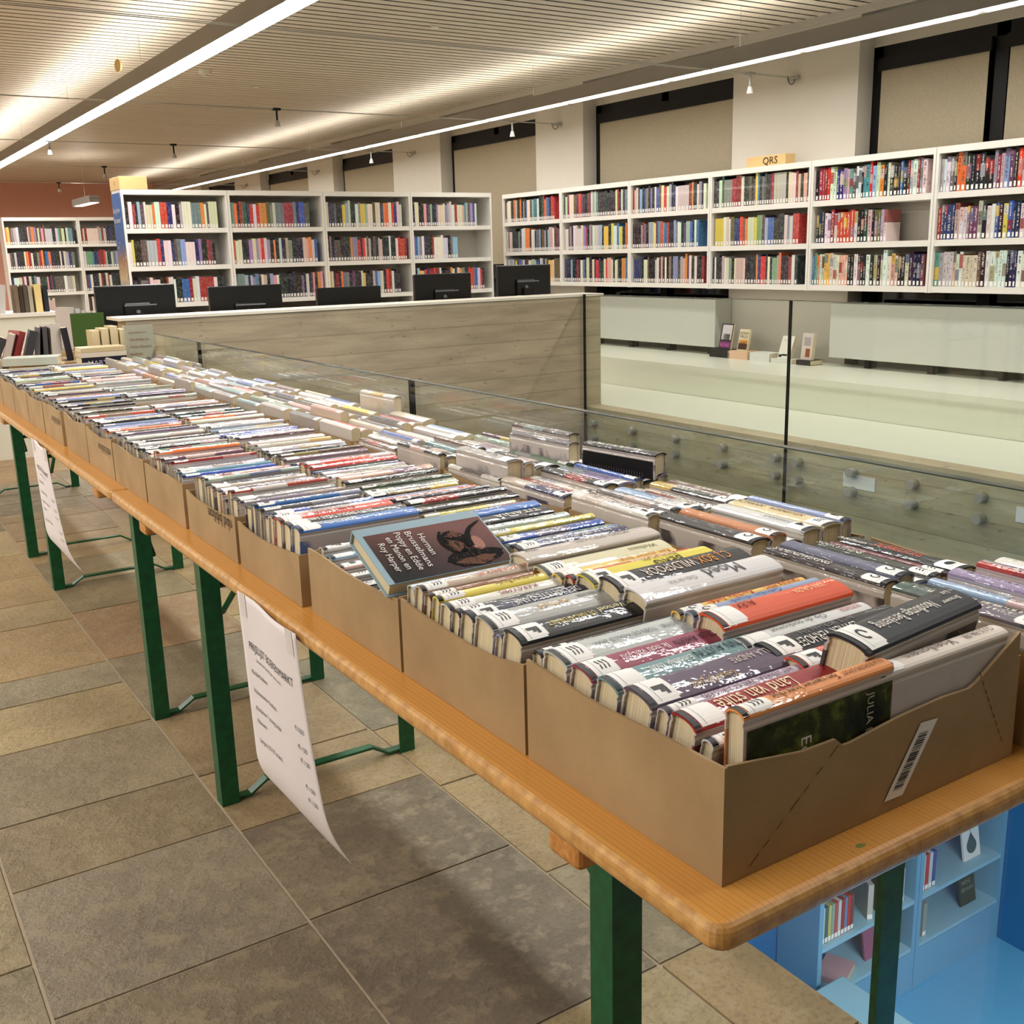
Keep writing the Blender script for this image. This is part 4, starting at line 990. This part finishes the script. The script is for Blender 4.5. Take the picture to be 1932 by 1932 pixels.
# ------------------------------------------------------------------ computer desk and monitors
root=empty('computer_desk',(3.0,6.55,0)); m=MB(); m.box(-1.64,1.6,-.3,.3,.72,.75); m.build('desktop',MAT['cream'],root)
for xx in (-1.6,0,1.5): m=MB(); m.box(xx-.02,xx+.02,-.28,.28,0,.72); m.build('leg',MAT['white_lac'],root)
tag(root,'long white desk behind the concrete parapet carrying the computers','desk')
for i,(xa,xb,zt,rz) in enumerate([(1.35,1.80,1.207,.0),(2.0,2.46,1.18,0),(2.69,3.14,1.146,0),(3.39,3.83,1.208,0),(4.05,4.50,1.248,0)]):
    w=xb-xa; root=empty('computer_monitor',((xa+xb)/2,6.42,.7505),rz); h=zt-.7505; hb=h-.33
    m=MB(); m.box(-w/2,w/2,-.012,.02,hb,h); m.build('screen_housing',MAT['black_plastic'],root,bevel=.006)
    m=MB(); m.box(-w*.17,w*.17,-.03,-.0125,hb+.06,h-.10); m.build('rear_hump',MAT['black_plastic'],root,bevel=.008)
    m=MB(); m.box(-w*.17,w*.24,-.034,-.030,h-.118,h-.110); m.build('vent_ledge',MAT['grey_plastic'],root)
    m=MB(); m.tube((.0,-.036,h-.152),(.0,-.0305,h-.152),.012,16); m.build('badge',MAT['grey_plastic'],root)
    m=MB(); m.box(-.03,.03,-.045,-.0305,.02,h-.16); m.build('stand_neck',MAT['black_plastic'],root)
    m=MB(); m.box(-.11,.11,-.09,.08,0,.018); m.build('stand_foot',MAT['black_plastic'],root,bevel=.004)
    if i==4: m=MB(); m.box(-.085,-.045,-.034,-.0305,h-.24,h-.21); m.build('asset_sticker',MAT['paper'],root)
    tag(root,'black computer monitor seen from behind, %s along the desk from the aisle'%ORD[i],'monitor','computer monitors on the desk')
# ------------------------------------------------------------------ lamps
def linear_lamp(x,y0,y1,z,label,seg=1.21,w=.14,h=.10,dm='diff',um='upl'):
    root=empty('linear_lamp',(x,(y0+y1)/2,z)); hl=(y1-y0)/2
    m=MB(); m.box(-w/2,-w/2+.006,-hl,hl,0,h); m.box(w/2-.006,w/2,-hl,hl,0,h); m.box(-w/2+.006,w/2-.006,-hl,hl,h*.55,h*.6); m.box(-w/2+.006,w/2-.006,-hl,-hl+.006,0,h); m.box(-w/2+.006,w/2-.006,hl-.006,hl,0,h)
    m.build('housing',MAT['alu'],root)
    n=max(1,int((y1-y0)/seg)); L_=(y1-y0-.02)/n
    for q in range(n):
        a=-hl+.01+q*L_
        m=MB(); m.quadf([(-w/2+.007,a+.03,.003),(-w/2+.007,a+L_-.03,.003),(w/2-.007,a+L_-.03,.003),(w/2-.007,a+.03,.003)]); m.build('diffuser',MAT[dm],root)
    m=MB(); m.quadf([(-w/2+.008,-hl+.02,h*.7),(w/2-.008,-hl+.02,h*.7),(w/2-.008,hl-.02,h*.7),(-w/2+.008,hl-.02,h*.7)]); m.build('uplight',MAT[um],root)
    yy=-hl+.6
    while yy<hl: m=MB(); m.tube((0,yy,h*.6),(0,yy,CZ-z),.0015,5); m.build('suspension_wire',MAT['steel'],root); yy+=2.42
    tag(root,label,'lamp','long pendant lamps')
    return root
linear_lamp(2.13,.0,20.5,2.50,'long grey linear pendant lamp crossing above the aisle')
linear_lamp(5.37,.0,21.0,2.50,'long linear pendant lamp running beside the window wall',dm='diff2',um='upl2',w=.12)
linear_lamp(-1.15,.0,20.5,2.50,'linear pendant lamp over the open floor beyond the photo edge')
linear_lamp(-4.2,.0,20.5,2.50,'unseen linear pendant lamp added over the open floor for more general light')  # extra lamp row out of view, added to raise the general light
root=linear_lamp(3.6,16.4,17.6,2.18,'short pendant lamp hanging before the red wall')
# cable spotlights
for i,y in enumerate((5.65,8.56,11.48,14.3,17.2)):
    root=empty('cable_pair',(3.0,y,2.50)); 
    for d in (0,.035):
        m=MB(); m.tube((-2.9,d,.0),(WX-3.0,d,.0),.0025,5); m.build('cable',MAT['steel'],root)
    m=MB(); m.box(WX-3.0-.03,WX-3.0,-.03,.07,-.012,.012); m.build('wall_bracket',MAT['steel'],root)
    m=MB()
    for q in range(12):
        a0,a1=math.pi*q/12+math.pi,math.pi*(q+1)/12+math.pi; m.tube((WX-3.06+.03*math.cos(a0)*1.2,.0,.05*math.sin(a0)),(WX-3.06+.03*math.cos(a1)*1.2,.0,.05*math.sin(a1)),.003,5,cap=False)
    m.build('cable_loop',MAT['black'],root)
    tag(root,'pair of tensioned steel cables under the ceiling, %s from the camera'%ORD[i],'cable','cable lighting wires')
def spot(x,y,lab,white=False):
    root=empty('spotlight',(x,y,2.50)); mt=MAT['steel' if white else 'black']
    m=MB(); m.box(-.03,.03,-.004,.04,-.008,.008); m.build('clamp',mt,root)
    m=MB(); m.tube((0,.017,-.008),(0,.017,-.085),.008,8); m.build('stem',mt,root)
    m=MB(); m.tube((0,.017,-.085),(0,.017,-.13),.014,12,r2=.024); m.build('spot_head',MAT['lamp_white'] if white else MAT['steel'],root)
    tag(root,lab,'spotlight','cable spotlights')
spot(5.70,5.65,'small white spotlight hanging before the window near the QRS block',True)
spot(5.62,8.56,'small white spotlight before the second window',True); spot(5.6,11.48,'small pale spotlight before the third window',True)
spot(3.36,8.56,'dark cable spotlight hanging alone under the middle of the ceiling'); spot(3.36,11.48,'dark cable spotlight beyond the lone one'); spot(2.16,11.48,'dark cable spotlight next to the aisle lamp')
spot(3.3,14.3,'dark cable spotlight above the wooden letter block'); spot(3.3,17.2,'dark cable spotlight before the red wall')
m=MB(); m.tube((3.03,9.27,CZ-.03),(3.03,9.27,CZ-.0005),.055,24); m.tube((3.03,9.27,CZ-.045),(3.03,9.27,CZ-.03),.025,16); o=m.build('smoke_detector',MAT['lamp_white']); tag(o,'round white smoke detector on the slat ceiling','detector')
for i,(x,y) in enumerate(((3.9,6.9),(4.4,5.2),(3.7,9.9),(3.8,13.2),(1.2,8.0),(1.3,10.2))):
    m=MB(); m.tube((x,y,CZ-.012),(x,y,CZ-.0005),.03,16); o=m.build('ceiling_sensor',MAT['lamp_white']); tag(o,'tiny round cream sensor set in the slat ceiling','sensor','tiny ceiling sensors')
m=MB(); m.tube((2.02,8.05,2.66),(2.032,8.053,2.66),.042,24); o=m.build('hanging_disc',MAT['blocky']); tag(o,'thin cream disc hanging above the aisle lamp','disc')
m=MB(); m.tube((2.026,8.0515,2.701),(2.0275,8.055,CZ),.0012,5); m.build('cord',MAT['steel'],o)

# ------------------------------------------------------------------ things on the farthest table
G2='loose books standing on the farthest table'
def up_book(x,y,z,w,d,h,rgb,lab,rz=0,tl=0,name='paperback'):
    """upright book, spine to local -y"""
    root=empty(name); root.matrix_world=Matrix.Translation((x,y,z))@Matrix.Rotation(rz,4,'Z')@Matrix.Rotation(tl,4,'Y')
    m=MB(); m.box(-w/2,-w/2+.0015,0,d,0,h); m.box(w/2-.0015,w/2,0,d,0,h); m.box(-w/2,w/2,-.001,.001,0,h); c=m.build('cover',MAT['matte_hero'],root); c.color=(*s2l(rgb),1)
    m=MB(); m.box(-w/2+.0015,w/2-.0015,.001,d-.002,.001,h-.002); m.build('page_block',MAT['pages'],root)
    tag(root,lab,'book',G2); return root
cols=[((96,92,92),'grey'),((72,70,74),'dark grey'),((200,188,180),'pale'),((150,60,60),'dusty red'),((66,66,72),'charcoal'),((120,118,122),'mid grey'),((86,84,88),'slate'),((210,204,196),'white'),((44,44,52),'black')]
x=.60
for k,(rgb,cn) in enumerate(cols):
    w=[.03,.04,.03,.03,.035,.025,.02,.05,.03][k]; z0=.7705
    up_book(x+w/2+.012,5.60+.02*(k%2),z0+.10,w,.13,[.15,.14,.15,.16,.16,.17,.17,.18,.16][k],rgb,'%s paperback upright in the loose line of books, %s from its aisle end'%(cn,ORD[k]),rz=rnd.uniform(-.3,.3),tl=[.5,.45,.3,.35,.3,.12,.05,.05,-.1][k]); x+=w+.018
# low crates that carry them
for (x0,x1,y0,y1,h,lab) in ((.62,1.345,5.16,5.335,.09,'low brown carton under the flat book pile and the acrylic sign'),(.80,1.34,6.15,6.5,.10,'low brown carton at the back of the farthest table'),(.60,1.06,5.50,5.86,.10,'low brown carton under the loose upright books'),(1.08,1.33,5.35,5.80,.10,'low brown carton by the glass under the pale page blocks')):
    root=empty('carton',((x0+x1)/2,(y0+y1)/2,.7705)); m=MB(); m.box(-(x1-x0)/2,(x1-x0)/2,-(y1-y0)/2,(y1-y0)/2,0,h-.001); m.build('carton_body',MAT['card'],root); m=MB(); m.box(-(x1-x0)/2,(x1-x0)/2,-.012,.012,h-.001,h); m.build('carton_seam',MAT['tape'],root); tag(root,lab,'box')
for k in range(5):
    up_book(1.115+.043*k,5.50,.8705,.036,.12,.15+.008*(k%3),(214,196,150),'yellowed page block turned outwards, %s of the pale ones from the aisle'%ORD[k],rz=math.pi+.0,tl=0)
for k,(z,t,rgb,ln,cn) in enumerate([(.7705,.05,(36,34,48),.20,'black lettered'),(.8215,.022,(224,214,196),.205,'white'),(.8445,.02,(208,190,150),.2,'cream')]):
    fb=flat_book('paperback',1.10,5.25,z+.09,.14,ln,t,rgb,'%s book in the flat pile before the acrylic sign, %s from the table'%(cn,ORD[k]),G2,rz=R(90))
    if k==0: text_obj('title','MARY',.032,lambda u,v:Vector((-.0715,.075-u,.014+v)),ink((200,196,214)),fb,width=.09)
for k,(x,y,z,rgb,cn) in enumerate([(.82,5.22,.7705,(206,176,130),'tan'),(.80,5.20,.806,(196,202,190),'pale greyish')]):
    flat_book('paperback',x,y+.03,z+.09,.14,.23,.034,rgb,'%s book lying flat beyond the aisle-row boxes'%cn,G2,rz=R(80-8*k))
for k in range(3):
    up_book(.615+.03*k,5.345,.7705,.026,.12,.15,[(120,96,84),(200,186,166),(90,84,84)][k],'short %s book propped beyond the last aisle-row box'%['brown','beige','grey'][k],tl=.25)
up_book(1.335,6.19,.8705,.02,.17,.20,(66,96,44),'green picture book leaning up at the back of the farthest table',rz=R(82),tl=0)
for k in range(4): up_book(1.20+.03*k,6.32,.8705,.026,.15,.23-.01*k,(196,190,188),'pale large book at the back of the farthest table, %s along'%ORD[k],rz=R(20))
root=empty('acrylic_sign',(1.275,5.22,.8605)); 
m=MB(); m.box(-.07,.07,-.02,-.018,0,.19); m.box(-.07,.07,.018,.02,0,.19); m.box(-.07,.07,-.02,.02,0,.002); m.build('holder',MAT['acryl'],root)
m=MB(); m.box(-.066,.066,-.0165,-.0155,.003,.186); m.build('card',ink((214,204,180)),root)
for k,(s,h) in enumerate((('Deze boeken kosten',.012),('Opruiming van',.018),('Carlos Moreno',.019),('boeken',.018))): text_obj('sign_line',s,h,lambda u,v,k=k:Vector((-.05+u,-.0210,.148-.034*k+v)),ink((150,110,70)),root,width=[.08,.09,.1,.055][k])
tag(root,'clear acrylic sign holder with a cream card beside the balustrade','sign')
# white display unit far beyond the tables
root=empty('display_unit',(.9,8.4,0)); m=MB(); m.box(-1.2,.55,-.3,.3,.985,1.01); m.build('top_board',MAT['white_lac'],root)
for xx in (-1.2,-.33,.53): m=MB(); m.box(xx,xx+.02,-.3,.3,0,.985); m.build('side_panel',MAT['white_lac'],root)
m=MB(); m.box(-1.18,.53,-.28,-.27,.0,.985); m.build('back_panel',MAT['cream'],root); tag(root,'white low display unit beyond the far end of the tables','display unit')
G3='books on the white display unit'
def du(x,y,w,h,rgb,lab,tl=0,rz=0,d=.16):
    r_=up_book(x,y,1.0105,w,d,h,rgb,lab,rz=rz,tl=tl); r_['group']=G3
du(1.07,8.2,.10,.20,(200,194,190),'large pale open folder standing on the display unit',tl=.12)
for k in range(4): du(1.205+.03*k,8.2,.026,.19-.01*(k%2),[(120,104,84),(60,50,40),(90,80,66),(170,160,140)][k],'%s book in the short row on the display unit'%['taupe','dark brown','umber','stone'][k])
du(1.345,8.2,.045,.19,(226,202,140),'pale yellow thick book near the end of the display unit'); du(1.395,8.2,.03,.18,(40,40,46),'black book with a white label ending the display row')
for k in range(2): flat_book('paperback',1.20,8.14-.0,1.0105-.0+.0,.0001+.12,.0001+.24,.0,(214,190,150),'x') if False else None
# magazine holder at the picture edge
root=empty('magazine_rack',(1.32,11.6,0)); m=MB(); m.box(-.02,.02,-.15,.15,0,1.75); m.build('rack_post',MAT['shelf_back'],root)
for k,(z,rgb) in enumerate([(1.35,(206,90,84)),(1.05,(120,110,104))]):
    m=MB(); m.box(-.10,-.03,-.17,-.15,z,z+.22); m.build('magazine',ink(rgb),root)
tag(root,'slim grey magazine rack at the edge of the far bookcases','rack')

# ------------------------------------------------------------------ lower children's room
ZL=-2.6
m=MB(); m.box(.5,5.3,-3.4,5.8,ZL-.1,ZL); o=m.build('floor_lower',MAT['blue_floor']); struct(o,'bright blue floor of the room below','floor')
m=MB(); m.box(5.22,5.4,-3.4,5.8,ZL,-.5); o=m.build('wall_lower_right',MAT['blue_wall']); struct(o,'deep blue wall of the room below','wall')
m=MB(); m.box(1.0,5.22,3.30,3.4,ZL,-.42); o=m.build('wall_lower_back',MAT['blue_wall']); struct(o,'blue wall behind the blue bookcase below','wall')
def blue_case(x0,x1,lab):
    root=empty('blue_bookcase',((x0+x1)/2,3.03,ZL)); w=(x1-x0)/2; d=.265
    for s in (-1,1): m=MB(); m.box(s*w-(.03 if s>0 else 0),s*w+(.03 if s<0 else 0),0,d,0,1.75); m.build('side_panel',MAT['blue'],root)
    for z in (.26,.55,.86,1.16,1.46,1.73): m=MB(); m.box(-w+.03,w-.03,.003,d-.01,z-.022,z); m.build('shelf_board',MAT['blue_light'],root)
    m=MB(); m.box(-w+.03,w-.03,.0,.012,0,.235); m.build('plinth',MAT['blue'],root)
    m=MB(); m.box(-w+.03,w-.03,d-.01,d,0,1.73); m.build('back_panel',MAT['blue_wall'],root)
    tag(root,lab,'bookcase'); return root
blue_case(3.67,4.445,'light blue bookcase bay below, packed with thin picture books'); blue_case(4.45,5.215,'light blue bookcase bay below, next to the deep blue wall')
G4="children's books in the blue bookcases"
def bb(x,z,w,h,rgb,lab,d=.18,y=3.06,rz=0,tl=0):
    root=empty('picture_book'); root.matrix_world=Matrix.Translation((x,y,z))@Matrix.Rotation(rz,4,'Z')@Matrix.Rotation(tl,4,'Y')
    m=MB(); m.box(-w/2,w/2,0,d,0,h); c=m.build('cover',MAT['matte_hero'],root); c.color=(*s2l(rgb),1)
    m=MB(); m.quadf([(-w/2+.001,-.001,.004),(w/2-.001,-.001,.004),(w/2-.001,-.001,.03),(-w/2+.001,-.001,.03)]); m.build('spine_label',MAT['white_label'],root)
    tag(root,lab,'book',G4)
BC=[((206,200,188),'cream'),((70,110,110),'teal'),((200,190,120),'straw'),((150,170,150),'sage'),((190,90,90),'rose'),((210,204,200),'white'),((160,60,60),'brick red'),((120,130,170),'slate blue'),((190,60,54),'scarlet'),((120,70,80),'mauve')]
for k,(c,n) in enumerate(BC): bb(3.735+.024*k,ZL+.5505,.021,.2,c,'%s thin book in the packed row of the lower blue shelf'%n)
for k,(c,n) in enumerate([((190,186,176),'pale grey'),((60,74,86),'dark slate'),((90,110,100),'moss'),((196,200,204),'cool white')]): bb(4.09+.085*k,ZL+.8605-.31+.0,.03,.2,c,'%s book standing apart on the blue shelf'%n,rz=R([-25,-25,0,0][k]))
for k,(c,n) in enumerate([((206,196,190),'ivory'),((190,70,70),'red'),((200,200,205),'grey white'),((70,90,150),'blue')]): bb(4.52+.03*k,ZL+.5505,.026,.21,c,'%s book beside the divider of the blue bookcases'%n)
for k in range(14): bb(3.75+.03*k+(0 if k<14 else .3),ZL+.8605,.026,.19,BC[k%10][0],'%s book %s along the third blue shelf'%(BC[k%10][1],ORD[k]))
for k in range(12): bb(4.55+.03*k,ZL+1.1605,.026,.17,BC[(k*3)%10][0],'%s book %s along the higher blue shelf'%(BC[(k*3)%10][1],ORD[k]))
def face_book(x,z,w,h,rgb,lab,fn=None):
    root=empty('picture_book',(x,3.10,z),0); root.rotation_euler=(R(-10),0,0)
    m=MB(); m.box(-w/2,w/2,0,.012,0,h); c=m.build('cover',MAT['matte_hero'],root); c.color=(*s2l(rgb),1)
    if fn: fn(root)
    tag(root,lab,'book',G4)
def drop(r):
    m=MB(); pts=[(.0,.155)]+[(.045*math.sin(a)*1.0,.075-.045*math.cos(a)) for a in [R(110-220*q/12) for q in range(13)]]
    m.quadf([(p[0],-.001,p[1]) for p in pts]); m.build('cover_picture',ink((60,92,98)),r)
    m=MB(); m.box(-.0015,.0015,-.0012,-.0006,.15,.19); m.build('cover_picture',ink((60,92,98)),r)
face_book(5.02,ZL+.5505,.15,.20,(230,230,226),'white cover with a dark drop shape, facing out on the blue shelf',drop)
def dk(r): text_obj('title','NOG',.035,lambda u,v:Vector((-.05+u,-.0012,.12+v)),ink((150,160,150)),r); text_obj('title','EEN KANS',.03,lambda u,v:Vector((-.055+u,-.0012,.08+v)),ink((150,160,150)),r,width=.11)
face_book(5.02,ZL+.2605,.14,.19,(56,70,64),'dark grey green cover with pale letters, facing out in the blue bookcase',dk)
bb(4.56,ZL+.2605,.03,.2,(150,156,150),'slim grey book standing alone on the low shelf by the divider')
face_book(4.20,ZL+.2605,.14,.2,(150,90,120),'pink and purple cover facing out on the lowest blue shelf'); face_book(4.38,ZL+.2605,.13,.2,(40,44,46),'black cover facing out on the lowest blue shelf')
flat_book('picture_book',3.93,3.13,ZL+.2605,.2,.15,.03,(196,160,170),'pale pink book lying flat on the lowest blue shelf',G4,rz=.4)
m=MB(); m.box(3.45,3.80,1.3,2.98,ZL,ZL+.40); o=m.build('blue_bench',MAT['blue_light'],bevel=.01); tag(o,'bright blue bench standing before the blue bookcase below','bench')
m=MB(); m.tube((3.42,3.24,-1.78),(3.42,3.2995,-1.78),.16,32); o=m.build('wall_cushion',MAT['navy'],bevel=.02); tag(o,'round navy cushion on the blue wall of the room below','cushion')
root=empty('added_lower_lamp',(3.0,.2,-.42)); m=MB(); m.box(-.9,.9,-.9,.9,0,.05); m.build('housing',MAT['alu'],root); m=MB(); m.quadf([(-.85,-.85,-.002),(-.85,.85,-.002),(.85,.85,-.002),(.85,-.85,-.002)]); m.build('diffuser',MAT['low_l'],root); tag(root,'added flat lamp, out of view, lighting the blue room below','lamp')  # lamp added out of view to light the lower room

# ------------------------------------------------------------------ world and view
w=bpy.data.worlds.new('world'); bpy.context.scene.world=w; w.use_nodes=True
w.node_tree.nodes['Background'].inputs[0].default_value=(1,.93,.84,1); w.node_tree.nodes['Background'].inputs[1].default_value=.0
sc_=bpy.context.scene; sc_.view_settings.view_transform='Standard'; sc_.view_settings.look='None'; sc_.view_settings.gamma=1; sc_.view_settings.exposure=0.72
sc_.cycles.max_bounces=7; sc_.cycles.diffuse_bounces=3; sc_.cycles.glossy_bounces=3; sc_.cycles.transparent_max_bounces=12; sc_.cycles.sample_clamp_indirect=4; sc_.cycles.use_denoising=True
sc_.cycles.use_adaptive_sampling=True; sc_.cycles.adaptive_threshold=.035; sc_.cycles.caustics_reflective=False; sc_.cycles.caustics_refractive=False
